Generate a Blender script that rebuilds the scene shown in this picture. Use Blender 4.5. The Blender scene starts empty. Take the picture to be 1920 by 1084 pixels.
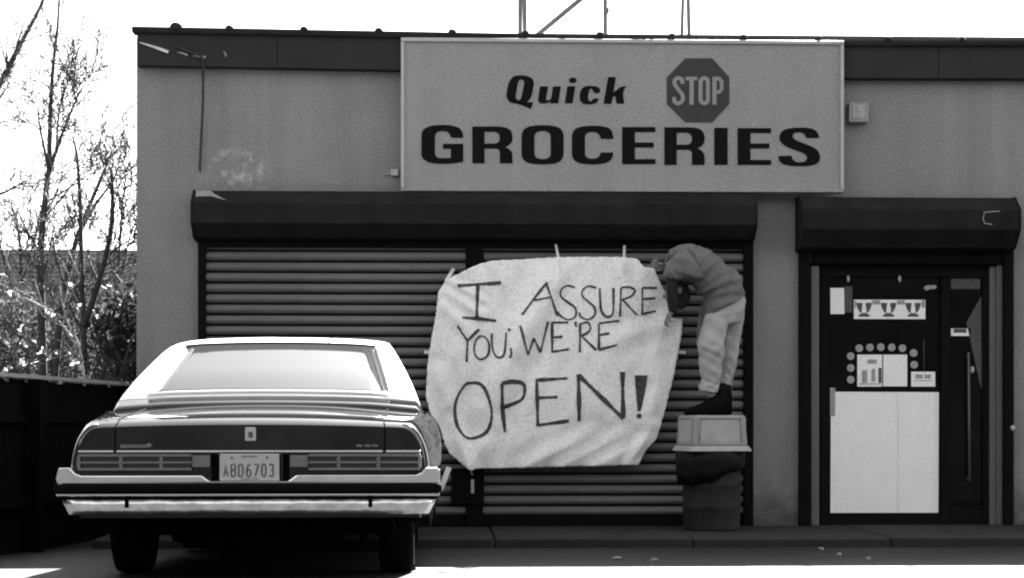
import bpy, math, random
from mathutils import Vector, Matrix
from mathutils.geometry import tessellate_polygon
R = math.radians
random.seed(7)
S = bpy.context.scene
COL = S.collection

# ------------------------------------------------------------------ camera, world, sun, exposure
CAM = Vector((0.0, -15.2, 0.85)); YAW = R(2.0); FPX = 3350.0; HORIZON = 793.0
cd = bpy.data.cameras.new('camera'); cam = bpy.data.objects.new('camera', cd); COL.objects.link(cam)
cam.location = CAM; cam.rotation_euler = (R(90), 0, -YAW)
cd.sensor_width = 36.0; cd.lens = FPX / 1920 * 36.0; cd.shift_y = (HORIZON - 542) / 1920
cd.clip_start = 0.1; cd.clip_end = 3000
S.camera = cam

SUN_EL, SUN_AZ = R(42.5), R(20)          # behind the shop, a little to the right
w = bpy.data.worlds.new('World'); S.world = w; w.use_nodes = True
nt = w.node_tree; nt.nodes.clear()
sky = nt.nodes.new('ShaderNodeTexSky'); sky.sky_type = 'NISHITA'; sky.sun_disc = False
sky.sun_elevation = SUN_EL; sky.sun_rotation = SUN_AZ; sky.dust_density = 2.0
bw = nt.nodes.new('ShaderNodeRGBToBW'); bg = nt.nodes.new('ShaderNodeBackground'); wo = nt.nodes.new('ShaderNodeOutputWorld')
bg.inputs[1].default_value = 0.05
nt.links.new(sky.outputs[0], bw.inputs[0]); nt.links.new(bw.outputs[0], bg.inputs[0]); nt.links.new(bg.outputs[0], wo.inputs[0])
sd = bpy.data.lights.new('sun', 'SUN'); sd.energy = 5.0; sd.angle = R(0.5); sd.color = (1, 1, 1)
sun = bpy.data.objects.new('sun', sd); COL.objects.link(sun)
to_sun = Vector((math.sin(SUN_AZ) * math.cos(SUN_EL), math.cos(SUN_AZ) * math.cos(SUN_EL), math.sin(SUN_EL)))
sun.rotation_euler = to_sun.to_track_quat('Z', 'Y').to_euler(); sun.location = (8, 20, 20)
S.view_settings.view_transform = 'Standard'; S.view_settings.look = 'None'
S.view_settings.exposure = 3.65; S.view_settings.gamma = 1; S.view_settings.use_curve_mapping = False
S.render.resolution_x = 1024; S.render.resolution_y = 578
S.render.engine = 'CYCLES'
S.cycles.filter_width = 2.1

# ------------------------------------------------------------------ helpers
def W(px, py, y=0.0):
    """a surveyed point of the photograph on the upright plane at depth y (metres) -> (x, z)"""
    u = (px - 960) / FPX
    dx = u * math.cos(YAW) + math.sin(YAW); dy = math.cos(YAW) - u * math.sin(YAW)
    t = (y - CAM.y) / dy
    return (CAM.x + dx * t, CAM.z - (py - HORIZON) / FPX * t)
def WX(px, y=0.0): return W(px, 0, y)[0]
def WZ(py, y=0.0, px=960): return W(px, py, y)[1]

def mat(name, v, rough=0.8, metal=0.0, var=0.0, scale=8.0, bump=0.0, bscale=60.0, coat=0.0, spec=0.5, fine=0.0, fscale=90.0, stretch=(1, 1, 1), streak=0.0, sscale=(5, 5, 0.35)):
    m = bpy.data.materials.new(name); m.use_nodes = True
    n = m.node_tree.nodes; l = m.node_tree.links; p = n['Principled BSDF']
    p.inputs['Base Color'].default_value = (v, v, v, 1); p.inputs['Roughness'].default_value = rough
    p.inputs['Metallic'].default_value = metal; p.inputs['Coat Weight'].default_value = coat; p.inputs['Coat Roughness'].default_value = 0.03
    p.inputs['Specular IOR Level'].default_value = spec
    tc = n.new('ShaderNodeTexCoord'); mp = n.new('ShaderNodeMapping'); mp.inputs['Scale'].default_value = stretch
    l.new(tc.outputs['Object'], mp.inputs[0])
    last = None
    def noise(sc, det, amt):
        t = n.new('ShaderNodeTexNoise'); t.inputs['Scale'].default_value = sc; t.inputs['Detail'].default_value = det
        t.inputs['Roughness'].default_value = 0.65
        l.new(mp.outputs[0], t.inputs[0])
        r = n.new('ShaderNodeMapRange'); r.inputs[1].default_value = 0.25; r.inputs[2].default_value = 0.75
        r.inputs[3].default_value = 1 - amt; r.inputs[4].default_value = 1 + amt
        l.new(t.outputs[0], r.inputs[0]); return r.outputs[0]
    if var: last = noise(scale, 6, var)
    if fine:
        f = noise(fscale, 3, fine)
        if last:
            mu = n.new('ShaderNodeMath'); mu.operation = 'MULTIPLY'; l.new(last, mu.inputs[0]); l.new(f, mu.inputs[1]); last = mu.outputs[0]
        else: last = f
    if streak:
        mq = n.new('ShaderNodeMapping'); mq.inputs['Scale'].default_value = sscale; l.new(tc.outputs['Object'], mq.inputs[0])
        tq = n.new('ShaderNodeTexNoise'); tq.inputs['Scale'].default_value = 1.0; tq.inputs['Detail'].default_value = 5; l.new(mq.outputs[0], tq.inputs[0])
        rq = n.new('ShaderNodeMapRange'); rq.inputs[1].default_value = 0.35; rq.inputs[2].default_value = 0.65; rq.inputs[3].default_value = 1 - streak; rq.inputs[4].default_value = 1 + streak * 0.6; l.new(tq.outputs[0], rq.inputs[0])
        if last:
            mu = n.new('ShaderNodeMath'); mu.operation = 'MULTIPLY'; l.new(last, mu.inputs[0]); l.new(rq.outputs[0], mu.inputs[1]); last = mu.outputs[0]
        else: last = rq.outputs[0]
    if last:
        mu = n.new('ShaderNodeMath'); mu.operation = 'MULTIPLY'; mu.inputs[1].default_value = v; mu.use_clamp = True
        l.new(last, mu.inputs[0]); l.new(mu.outputs[0], p.inputs['Base Color'])
    if bump:
        t = n.new('ShaderNodeTexNoise'); t.inputs['Scale'].default_value = bscale; t.inputs['Detail'].default_value = 4
        l.new(mp.outputs[0], t.inputs[0])
        b = n.new('ShaderNodeBump'); b.inputs['Strength'].default_value = bump; b.inputs['Distance'].default_value = 0.02
        l.new(t.outputs[0], b.inputs['Height']); l.new(b.outputs[0], p.inputs['Normal'])
    return m

def glass(name, tint=0.5, spec=1.0, rough=0.02, base=0.01):
    m = bpy.data.materials.new(name); m.use_nodes = True
    n = m.node_tree.nodes; l = m.node_tree.links; p = n['Principled BSDF']
    p.inputs['Base Color'].default_value = (base, base, base, 1); p.inputs['Roughness'].default_value = rough
    p.inputs['Specular IOR Level'].default_value = 0.5 * spec
    t = n.new('ShaderNodeBsdfTransparent'); t.inputs[0].default_value = (1, 1, 1, 1)
    mx = n.new('ShaderNodeMixShader'); mx.inputs[0].default_value = 1 - tint
    l.new(t.outputs[0], mx.inputs[1]); l.new(p.outputs[0], mx.inputs[2]); l.new(mx.outputs[0], n['Material Output'].inputs[0])
    return m

M = {}
M['asphalt'] = mat('asphalt', 0.019, 0.66, var=0.45, scale=0.9, fine=0.35, fscale=120, bump=0.5, bscale=45, spec=0.16)
M['sidewalk'] = mat('sidewalk concrete', 0.038, 0.95, var=0.25, scale=1.5, fine=0.2, bump=0.3, bscale=90, spec=0.1)
M['kerb'] = mat('kerb stone', 0.02, 0.95, var=0.4, scale=3, fine=0.2, bump=0.3)
M['roofing'] = mat('roof felt', 0.08, 0.95, var=0.2)
M['fascia'] = mat('dark fascia board', 0.034, 0.9, var=0.2, scale=2, fine=0.1, fscale=60, spec=0.12)
M['fascia_cap'] = mat('tarred roof edging', 0.025, 0.9, var=0.3, scale=6, spec=0.12)
M['pale_strip'] = mat('pale fascia strip', 0.62, 0.9, var=0.3, scale=14)
M['housing'] = mat('painted steel housing', 0.017, 0.85, var=0.4, scale=3, streak=0.2, fine=0.08, spec=0.12)
M['track'] = mat('black steel and slat shade', 0.006, 0.9, var=0.3, spec=0.08)
M['slat'] = mat('shutter slat steel', 0.17, 0.6, var=0.4, scale=2.0, bump=0.25, bscale=4, fine=0.10, fscale=70, spec=0.12, stretch=(0.25, 1, 1))
M['signface'] = mat('sign face', 0.29, 0.85, var=0.05, scale=3, fine=0.35, fscale=60, streak=0.04, spec=0.2)
M['signframe'] = mat('sign aluminium frame', 0.42, 0.5, var=0.1, scale=8)
M['signblack'] = mat('sign letter black', 0.008, 0.8, var=0.2, scale=20, spec=0.06)
M['signred'] = mat('stop emblem dark red in grey', 0.05, 0.8, var=0.1, scale=20, spec=0.2)
M['signstop'] = mat('stop letter', 0.27, 0.85, var=0.1, scale=20, spec=0.2)
M['cloth'] = mat('bed sheet cloth', 0.9, 0.95, var=0.06, scale=6, fine=0.35, fscale=70, bump=0.25, bscale=45, spec=0.05)
M['ink'] = mat('smeared dark polish', 0.075, 0.9, var=0.75, scale=22, spec=0.1)
M['string'] = mat('white tape', 0.75, 0.8, spec=0.2)
M['alu'] = mat('door aluminium', 0.11, 0.5, var=0.1, scale=5)
M['aludark'] = mat('dark door frame', 0.006, 0.8, var=0.2, spec=0.1)
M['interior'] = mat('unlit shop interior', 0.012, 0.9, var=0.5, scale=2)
M['paper'] = mat('white paper', 0.93, 0.9, var=0.06, scale=5, fine=0.2, fscale=60, spec=0.1)
M['foldpaper'] = mat('creased paper', 0.66, 0.9, var=0.2, scale=12, spec=0.1)
M['papergrey'] = mat('grey print', 0.35, 0.9, var=0.35, scale=25, spec=0.1)
M['printdark'] = mat('dark print', 0.10, 0.9, var=0.3, scale=30, spec=0.1)
M['sticker'] = mat('round sticker', 0.36, 0.8, var=0.3, scale=40, spec=0.2)
M['pane'] = glass('door glass', tint=0.55, spec=0.35)
M['lampbox'] = mat('lamp box', 0.26, 0.6, var=0.1)
M['cable'] = mat('black cable', 0.02, 0.6)
M['steel'] = mat('roof steel', 0.10, 0.7, var=0.3, scale=10)
M['bark'] = mat('bark', 0.055, 0.95, var=0.4, scale=20, bump=0.5, bscale=30, spec=0.1)
M['pale_sunlit'] = mat('pale sunlit branch and rail', 0.30, 0.9, var=0.3, scale=20, spec=0.1)  # sunlight on branches and fence rail put into the colour
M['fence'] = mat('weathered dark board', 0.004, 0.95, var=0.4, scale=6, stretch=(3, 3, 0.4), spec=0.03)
M['post'] = mat('galvanised post', 0.30, 0.6, var=0.2)
M['siding'] = mat('house siding', 0.20, 0.9, var=0.1, scale=4)
M['shingle'] = mat('roof shingle', 0.11, 0.95, var=0.35, scale=5, fine=0.3, fscale=25)
M['barrel'] = mat('rusty steel barrel', 0.016, 0.8, var=0.6, scale=7, bump=0.2, bscale=20, stretch=(1, 1, 0.5), spec=0.3)
M['bag'] = mat('black bin bag', 0.006, 0.5, bump=0.6, bscale=14, spec=0.12)
M['lid'] = mat('grey plastic lid', 0.30, 0.7, var=0.15, scale=6, fine=0.08)
M['lidpanel'] = mat('worn lid flap', 0.37, 0.75, var=0.2, scale=9, fine=0.08)
M['jacket'] = mat('jacket cloth', 0.15, 0.95, var=0.15, scale=9, bump=0.7, bscale=24, spec=0.1)
M['trousers'] = mat('trouser cloth', 0.38, 0.95, var=0.12, scale=9, bump=0.5, bscale=22, spec=0.1)
M['shoe'] = mat('black boot', 0.003, 0.7, spec=0.08)
M['skin'] = mat('skin', 0.20, 0.6, var=0.1, scale=20)
M['hair'] = mat('dark hair', 0.012, 0.7, var=0.3, scale=40, bump=0.5, bscale=80, spec=0.3)
M['paint'] = mat('dark car paint', 0.006, 0.6, var=0.2, scale=4, coat=0.75, spec=0.0, fine=0.15, fscale=50)
M['roofpaint'] = mat('pale vinyl car roof', 0.62, 0.4, var=0.05, scale=8, coat=0.4)
M['chrome'] = mat('worn chrome', 0.78, 0.22, 1.0, var=0.15, scale=5, bump=0.06, bscale=9)
M['chromedent'] = mat('dented dirty chrome', 0.85, 0.30, 1.0, var=0.35, scale=9, bump=0.35, bscale=10, stretch=(1, 1, 1.6))
M['rubber'] = mat('black rubber', 0.004, 0.95, var=0.3, spec=0.08)
M['under'] = mat('underbody', 0.003, 0.95, spec=0.02)
M['bezel'] = mat('tail light bezel', 0.13, 0.45, var=0.15, scale=12)
M['lens'] = mat('tail light lens', 0.022, 0.25, var=0.2, scale=30)
M['plate'] = mat('number plate', 0.42, 0.6, var=0.12, scale=25)
M['plateink'] = mat('plate ink', 0.07, 0.7)
M['carglass'] = glass('dusty car glass', tint=0.12, spec=0.45, base=0.025, rough=0.06)
M['seat'] = mat('car seat', 0.06, 0.8, var=0.2)
M['litter'] = mat('litter', 0.22, 0.9, var=0.2, scale=30)

# stucco wall: grain, broad stains and a flaked patch near the left end of the shutter housing
def wall_mat():
    m = mat('painted stucco wall', 0.24, 0.95, var=0.13, scale=1.1, fine=0.75, fscale=95, streak=0.08, bump=0.3, bscale=80, spec=0.1)
    n = m.node_tree.nodes; l = m.node_tree.links; p = n['Principled BSDF']
    src = p.inputs['Base Color'].links[0].from_socket
    geo = n.new('ShaderNodeNewGeometry')
    sx = n.new('ShaderNodeSeparateXYZ'); l.new(geo.outputs['Position'], sx.inputs[0])
    def band(sock, c, h):
        a = n.new('ShaderNodeMath'); a.operation = 'SUBTRACT'; l.new(sock, a.inputs[0]); a.inputs[1].default_value = c
        b = n.new('ShaderNodeMath'); b.operation = 'ABSOLUTE'; l.new(a.outputs[0], b.inputs[0])
        r = n.new('ShaderNodeMapRange'); r.inputs[1].default_value = h; r.inputs[2].default_value = h * 0.5; l.new(b.outputs[0], r.inputs[0])
        return r.outputs[0]
    cx, cz = W(450, 318)
    mu = n.new('ShaderNodeMath'); mu.operation = 'MULTIPLY'; l.new(band(sx.outputs[0], cx, 0.30), mu.inputs[0]); l.new(band(sx.outputs[2], cz, 0.2), mu.inputs[1])
    t = n.new('ShaderNodeTexNoise'); t.inputs['Scale'].default_value = 9; t.inputs['Detail'].default_value = 5; t.inputs['Roughness'].default_value = 0.7; l.new(geo.outputs['Position'], t.inputs[0])
    r = n.new('ShaderNodeMapRange'); r.inputs[1].default_value = 0.50; r.inputs[2].default_value = 0.60; l.new(t.outputs[0], r.inputs[0])
    mk = n.new('ShaderNodeMath'); mk.operation = 'MULTIPLY'; l.new(mu.outputs[0], mk.inputs[0]); l.new(r.outputs[0], mk.inputs[1])
    mx = n.new('ShaderNodeMix'); mx.data_type = 'RGBA'; l.new(mk.outputs[0], mx.inputs[0]); l.new(src, mx.inputs[6]); mx.inputs[7].default_value = (0.40, 0.40, 0.40, 1)
    # colour darkens unevenly towards the foot of the wall
    t2 = n.new('ShaderNodeTexNoise'); t2.inputs['Scale'].default_value = 6; t2.inputs['Detail'].default_value = 5; l.new(geo.outputs['Position'], t2.inputs[0])
    ad = n.new('ShaderNodeMath'); ad.operation = 'MULTIPLY_ADD'; l.new(t2.outputs[0], ad.inputs[0]); ad.inputs[1].default_value = -0.7; l.new(sx.outputs[2], ad.inputs[2])
    r2 = n.new('ShaderNodeMapRange'); r2.inputs[1].default_value = -0.32; r2.inputs[2].default_value = 0.0; r2.inputs[3].default_value = 0.45; r2.inputs[4].default_value = 1.0; l.new(ad.outputs[0], r2.inputs[0])
    m2 = n.new('ShaderNodeMix'); m2.data_type = 'RGBA'; m2.blend_type = 'MULTIPLY'; m2.inputs[0].default_value = 1; l.new(mx.outputs[2], m2.inputs[6]); l.new(r2.outputs[0], m2.inputs[7])
    l.new(m2.outputs[2], p.inputs['Base Color'])
    return m
M['wall'] = wall_mat()

def add_cracks(m, sc, wd, dark):
    n = m.node_tree.nodes; l = m.node_tree.links; p = n['Principled BSDF']; src = p.inputs['Base Color'].links[0].from_socket
    geo = n.new('ShaderNodeNewGeometry'); nz = n.new('ShaderNodeTexNoise'); nz.inputs['Scale'].default_value = 1.3; nz.inputs['Detail'].default_value = 6; l.new(geo.outputs['Position'], nz.inputs[0])
    ad = n.new('ShaderNodeVectorMath'); ad.operation = 'MULTIPLY_ADD'; ad.inputs[1].default_value = (1.2, 1.2, 0); l.new(nz.outputs['Color'], ad.inputs[0]); l.new(geo.outputs['Position'], ad.inputs[2])
    vo = n.new('ShaderNodeTexVoronoi'); vo.feature = 'DISTANCE_TO_EDGE'; vo.inputs['Scale'].default_value = sc; l.new(ad.outputs[0], vo.inputs[0])
    r = n.new('ShaderNodeMapRange'); r.inputs[1].default_value = 0; r.inputs[2].default_value = wd; r.inputs[3].default_value = dark; r.inputs[4].default_value = 1; l.new(vo.outputs['Distance'], r.inputs[0])
    mx = n.new('ShaderNodeMix'); mx.data_type = 'RGBA'; mx.blend_type = 'MULTIPLY'; mx.inputs[0].default_value = 1; l.new(src, mx.inputs[6]); l.new(r.outputs[0], mx.inputs[7]); l.new(mx.outputs[2], p.inputs['Base Color'])
add_cracks(M['asphalt'], 0.55, 0.012, 0.25); add_cracks(M['sidewalk'], 0.35, 0.006, 0.3)

ORI = {}
def origin(o): return ORI.get(o.name, Vector((0, 0, 0)))
def mesh(name, verts, faces, m, parent=None, smooth=False):
    o0 = origin(parent) if parent else Vector((0, 0, 0))
    me = bpy.data.meshes.new(name)
    me.from_pydata([tuple(Vector(v) - o0) for v in verts], [], faces); me.validate(); me.update()
    me.materials.append(M[m] if isinstance(m, str) else m)
    if smooth: me.polygons.foreach_set('use_smooth', [True] * len(me.polygons))
    o = bpy.data.objects.new(name, me); COL.objects.link(o)
    if parent: o.parent = parent; ORI[o.name] = o0
    return o
def thing(name, loc, label, cat, group=None, rot=(0, 0, 0), local=False):
    o = bpy.data.objects.new(name, None); COL.objects.link(o); o.location = loc; o.rotation_euler = rot; o.empty_display_size = 0.1
    ORI[o.name] = Vector((0, 0, 0)) if local else Vector(loc)
    o['label'] = label; o['category'] = cat
    if group: o['group'] = group
    return o
def tag(o, label, cat, group=None, kind=None):
    """one-mesh thing: move its origin to its base and describe it"""
    if o.type == 'MESH' and not o.children:
        vs = [v.co for v in o.data.vertices]
        c = Vector(((min(v.x for v in vs) + max(v.x for v in vs)) / 2, (min(v.y for v in vs) + max(v.y for v in vs)) / 2, min(v.z for v in vs)))
        o.data.transform(Matrix.Translation(-c)); o.location = c; ORI[o.name] = c
    o['label'] = label; o['category'] = cat
    if group: o['group'] = group
    if kind: o['kind'] = kind
    return o
def bevel(o, wd=0.006, seg=2):
    b = o.modifiers.new('bevel', 'BEVEL'); b.width = wd; b.segments = seg; b.limit_method = 'ANGLE'; b.angle_limit = R(35)
    return o
def box(name, x0, x1, y0, y1, z0, z1, m, parent=None, bev=0):
    v = [(x, y, z) for z in (z0, z1) for y in (y0, y1) for x in (x0, x1)]
    f = [(0, 2, 3, 1), (4, 5, 7, 6), (0, 1, 5, 4), (2, 6, 7, 3), (0, 4, 6, 2), (1, 3, 7, 5)]
    o = mesh(name, v, f, m, parent)
    return bevel(o, bev) if bev else o
def prism(name, outline, y0, y1, m, parent=None, holes=(), bev=0):
    """outline in the x-z plane, front face at y0, back at y1"""
    loops = [outline] + list(holes); flat = [p for lp in loops for p in lp]; n = len(flat)
    tris = tessellate_polygon([[Vector((p[0], p[1], 0)) for p in lp] for lp in loops])
    v = [(p[0], y0, p[1]) for p in flat] + [(p[0], y1, p[1]) for p in flat]
    f = []
    for a, b, c in tris:
        pa, pb, pc = flat[a], flat[b], flat[c]
        ccw = (pb[0] - pa[0]) * (pc[1] - pa[1]) - (pb[1] - pa[1]) * (pc[0] - pa[0]) > 0
        if not ccw: b, c = c, b
        f.append((a, b, c)); f.append((a + n, c + n, b + n))
    k = 0
    for li, lp in enumerate(loops):
        ar = sum(lp[i][0] * lp[(i + 1) % len(lp)][1] - lp[(i + 1) % len(lp)][0] * lp[i][1] for i in range(len(lp)))
        for i in range(len(lp)):
            a, b = k + i, k + (i + 1) % len(lp)
            q = (a, a + n, b + n, b)
            if (ar < 0) == (li == 0): q = q[::-1]
            f.append(q)
        k += len(lp)
    o = mesh(name, v, f, m, parent)
    return bevel(o, bev) if bev else o
def extrude_x(name, prof, x0, x1, m, parent=None, smooth=False, cap=True):
    """profile (y, z) swept from x0 to x1"""
    n = len(prof)
    v = [(x0, p[0], p[1]) for p in prof] + [(x1, p[0], p[1]) for p in prof]
    f = [(i, (i + 1) % n, (i + 1) % n + n, i + n) for i in range(n)]
    if cap: f += [tuple(range(n))[::-1], tuple(range(n, 2 * n))]
    return mesh(name, v, f, m, parent, smooth)
def tube_geo(pts, rad, seg=6, cap=True):
    pts = [Vector(p) for p in pts]; v = []; f = []
    up = Vector((0.3, 0.9, 0.1))
    for i, p in enumerate(pts):
        t = (pts[min(i + 1, len(pts) - 1)] - pts[max(i - 1, 0)])
        t = t.normalized() if t.length > 1e-9 else Vector((0, 0, 1))
        a = t.cross(up)
        if a.length < 1e-3: a = t.cross(Vector((1, 0, 0)))
        a.normalize(); b = t.cross(a)
        r = rad[i] if isinstance(rad, (list, tuple)) else rad
        for k in range(seg):
            an = 2 * math.pi * k / seg
            v.append(p + a * r * math.cos(an) + b * r * math.sin(an))
    for i in range(len(pts) - 1):
        for k in range(seg):
            f.append((i * seg + k, i * seg + (k + 1) % seg, (i + 1) * seg + (k + 1) % seg, (i + 1) * seg + k))
    if cap: f.append(tuple(range(seg))[::-1]); f.append(tuple(range((len(pts) - 1) * seg, len(pts) * seg)))
    return v, f
def tube(name, pts, rad, m, parent=None, seg=8, smooth=True):
    v, f = tube_geo(pts, rad, seg); return mesh(name, v, f, m, parent, smooth)
class Geo:
    def __init__(s): s.v = []; s.f = []
    def add(s, v, f):
        k = len(s.v); s.v += [tuple(p) for p in v]; s.f += [tuple(i + k for i in q) for q in f]
    def build(s, name, m, parent=None, smooth=False): return mesh(name, s.v, s.f, m, parent, smooth)
def lathe(name, prof, cx, cy, m, parent=None, seg=28, smooth=True):
    """prof of (radius, z)"""
    v = []; f = []
    for r, z in prof:
        for k in range(seg): v.append((cx + r * math.cos(2 * math.pi * k / seg), cy + r * math.sin(2 * math.pi * k / seg), z))
    for i in range(len(prof) - 1):
        for k in range(seg): f.append((i * seg + k, i * seg + (k + 1) % seg, (i + 1) * seg + (k + 1) % seg, (i + 1) * seg + k))
    f.append(tuple(range(seg))[::-1]); f.append(tuple(range((len(prof) - 1) * seg, len(prof) * seg)))
    return mesh(name, v, f, m, parent, smooth)
def curve(pts, n=6):
    """on-curve (x, y) and off-curve (x, y, 1) points, quadratic"""
    out = []; full = []
    for i, p in enumerate(pts):
        full.append(p); q = pts[(i + 1) % len(pts)]
        if len(p) == 3 and len(q) == 3: full.append(((p[0] + q[0]) / 2, (p[1] + q[1]) / 2))
    k = len(full)
    for i, p in enumerate(full):
        if len(p) == 2: out.append((p[0], p[1]))
        else:
            a, b = full[i - 1], full[(i + 1) % k]
            for s in range(1, n):
                t = s / n
                out.append(((1 - t) ** 2 * a[0] + 2 * t * (1 - t) * p[0] + t * t * b[0], (1 - t) ** 2 * a[1] + 2 * t * (1 - t) * p[1] + t * t * b[1]))
    return out
def smooth_line(pts, n=5, closed=False):
    if len(pts) < 3: return list(pts)
    P = list(pts); out = []
    N = len(P); rng = range(N) if closed else range(N - 1)
    for i in rng:
        p0 = P[(i - 1) % N] if closed or i > 0 else P[0]; p1 = P[i]; p2 = P[(i + 1) % N]; p3 = P[(i + 2) % N] if closed or i + 2 < N else P[-1]
        for s in range(n):
            t = s / n
            out.append(tuple(0.5 * ((2 * p1[k]) + (-p0[k] + p2[k]) * t + (2 * p0[k] - 5 * p1[k] + 4 * p2[k] - p3[k]) * t * t + (-p0[k] + 3 * p1[k] - 3 * p2[k] + p3[k]) * t ** 3) for k in range(len(p1))))
    if not closed: out.append(P[-1])
    return out
def ribbon(pts, wd, closed=False):
    """outline strip around a 2-D polyline -> list of (left, right)"""
    n = len(pts); res = []
    for i, p in enumerate(pts):
        a = pts[(i - 1) % n] if closed or i > 0 else p; b = pts[(i + 1) % n] if closed or i < n - 1 else p
        d = Vector((b[0] - a[0], b[1] - a[1]))
        if d.length < 1e-9: d = Vector((1, 0))
        d.normalize(); nn = Vector((-d.y, d.x)) * (wd[i] if isinstance(wd, list) else wd) / 2
        res.append(((p[0] + nn.x, p[1] + nn.y), (p[0] - nn.x, p[1] - nn.y)))
    return res
def stroke_geo(g, pts, wd, y0, y1, closed=False):
    rb = ribbon(pts, wd, closed); n = len(rb); v = []; f = []
    for (a, b) in rb: v += [(a[0], y0, a[1]), (b[0], y0, b[1]), (a[0], y1, a[1]), (b[0], y1, b[1])]
    for i in range(n if closed else n - 1):
        j = (i + 1) % n
        f += [(4 * i, 4 * i + 1, 4 * j + 1, 4 * j), (4 * i, 4 * j, 4 * j + 2, 4 * i + 2), (4 * i + 1, 4 * i + 3, 4 * j + 3, 4 * j + 1)]
    g.add(v, f)

# ------------------------------------------------------------------ ground
GUT = -0.10; SW = -0.03; YK = -1.62
def lot_z(y):
    if y >= YK: return GUT
    if y <= -5.2: return 0.0
    return GUT * (y + 5.2) / (YK + 5.2)
ys = [-200, -60, -30, -15, -9, -7, -5.2, -4.4, -3.6, -2.8, YK, 0.6, 4, 30, 120, 600]; xs = [-400, -80, -30, -12, -6, -3, 0, 3, 6, 12, 30, 80, 400]
v = [(x, y, lot_z(y) + (0.0 if -12 < y < 1 else random.uniform(-0.03, 0.03))) for y in ys for x in xs]
f = [(j * len(xs) + i, j * len(xs) + i + 1, (j + 1) * len(xs) + i + 1, (j + 1) * len(xs) + i) for j in range(len(ys) - 1) for i in range(len(xs) - 1)]
o = mesh('parking_lot', v, f, 'asphalt', smooth=True); o['kind'] = 'structure'; o['label'] = 'cracked asphalt parking lot in front of the shop'
sw = bpy.data.objects.new('sidewalk', None); COL.objects.link(sw); sw['kind'] = 'structure'; sw['label'] = 'narrow concrete walk along the shop front'; ORI['sidewalk'] = Vector((0, 0, 0))
x = -2.70; k = 0
while x < 8.5:
    nx = x + 1.52
    box('slab', x + 0.006, nx - 0.006, YK + 0.14, 0.3, GUT - 0.1, SW + random.uniform(-0.004, 0.004), 'sidewalk', sw, 0.01)
    box('kerb_stone', x + 0.004, nx - 0.004, YK + random.uniform(-0.006, 0.006), YK + 0.132, GUT - 0.1, SW + 0.002 + random.uniform(-0.004, 0.003), 'kerb', sw, 0.018)
    x = nx
box('bedding', -2.69, 8.4, YK + 0.03, 0.29, GUT - 0.12, SW - 0.025, 'kerb', sw)

# dense belt of trees across the street, behind the viewer, seen only in reflections and as the dark side of the sky
rb_ = random.Random(5); v = []; f = []; nb = 90
prof_b = [(0, -0.2), (1.2, 2.0), (0.6, 4.5), (1.0, 7.0), (2.2, 9.2), (4.5, 10.8), (8.0, 10.0), (9.0, -0.2)]
for i in range(nb + 1):
    xx = -90 + 180 * i / nb
    for (d_, z_) in prof_b: v.append((xx + rb_.uniform(-.5, .5), -36 - d_ + rb_.uniform(-.9, .9), z_ * (1 + rb_.uniform(-.14, .14)) if z_ > 0 else z_))
npb = len(prof_b)
for i in range(nb):
    for k in range(npb - 1): f.append((i * npb + k, (i + 1) * npb + k, (i + 1) * npb + k + 1, i * npb + k + 1))
M['woods'] = mat('dark evergreen wood', 0.02, 0.95, var=0.6, scale=0.8, spec=0.05)
o = mesh('wood', v, f, 'woods'); o['kind'] = 'stuff'; o['label'] = 'dark belt of evergreen trees across the street'

# ------------------------------------------------------------------ shop building
XL = WX(256); XR = 9.0; TOP = 4.20
shop = thing('shop_building', (3.0, 4.0, SW), 'low grey stucco shop with dark fascia, roller shutters and glazed entrance', 'building')
# front wall with the door opening (shutters stand in front of it)
dx0, dx1, dz1 = WX(1519), WX(1884), WZ(490)
prism('wall', [(XL, SW - 0.05), (dx0, SW - 0.05), (dx0, dz1), (dx1, dz1), (dx1, SW - 0.05), (XR, SW - 0.05), (XR, TOP - 0.1), (XL, TOP - 0.1)], 0.0, 0.22, 'wall', shop)
box('wall', XL, XL + 0.22, 0.222, 12, SW - 0.05, TOP - 0.1, 'wall', shop)
box('wall', XR - 0.22, XR, 0.222, 12, SW - 0.05, TOP - 0.1, 'wall', shop)
box('wall', XL, XR, 12.002, 12.2, SW - 0.05, TOP - 0.1, 'wall', shop)
box('roof', XL + 0.01, XR - 0.01, 0.01, 12.19, TOP - 0.098, TOP - 0.03, 'roofing', shop)
# dark room behind the glass
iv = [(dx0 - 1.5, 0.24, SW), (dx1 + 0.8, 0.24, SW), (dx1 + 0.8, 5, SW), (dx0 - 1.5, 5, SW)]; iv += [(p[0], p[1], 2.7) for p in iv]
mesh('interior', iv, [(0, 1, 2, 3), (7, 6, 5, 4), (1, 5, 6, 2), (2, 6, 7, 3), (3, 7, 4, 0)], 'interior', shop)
# fascia boards along the top, edging and clips; the roof edge sags slightly to the right
def ftop(px): return 50 + (px - 250) * 0.0185 if px < 1600 else 75 + (px - 1600) * 0.001
def fbot(px): return ftop(px) + 72
fp = [256, 520, 757, 1030, 1310, 1578, 1760, 1960, 2250]
for i in range(len(fp) - 1):
    a, b = fp[i], fp[i + 1]
    xa, xb = WX(a, -0.12) + 0.002, WX(b, -0.12) - 0.002
    prism('fascia_board', [(xa, WZ(fbot(a), -0.12, a)), (xb, WZ(fbot(b), -0.12, b)), (xb, WZ(ftop(b) + 10, -0.12, b)), (xa, WZ(ftop(a) + 10, -0.12, a))], -0.12, -0.003, 'fascia', shop, bev=0.004)
cap = mesh('roof_edging', [], [], 'fascia_cap', shop)
prof = [(-0.155, -0.050), (-0.165, -0.02), (-0.15, 0.0), (-0.02, 0.012), (-0.02, -0.05)]
pv = []; pf = []
cpx = [247, 520, 800, 1100, 1400, 1600, 1900, 2260]
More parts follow.
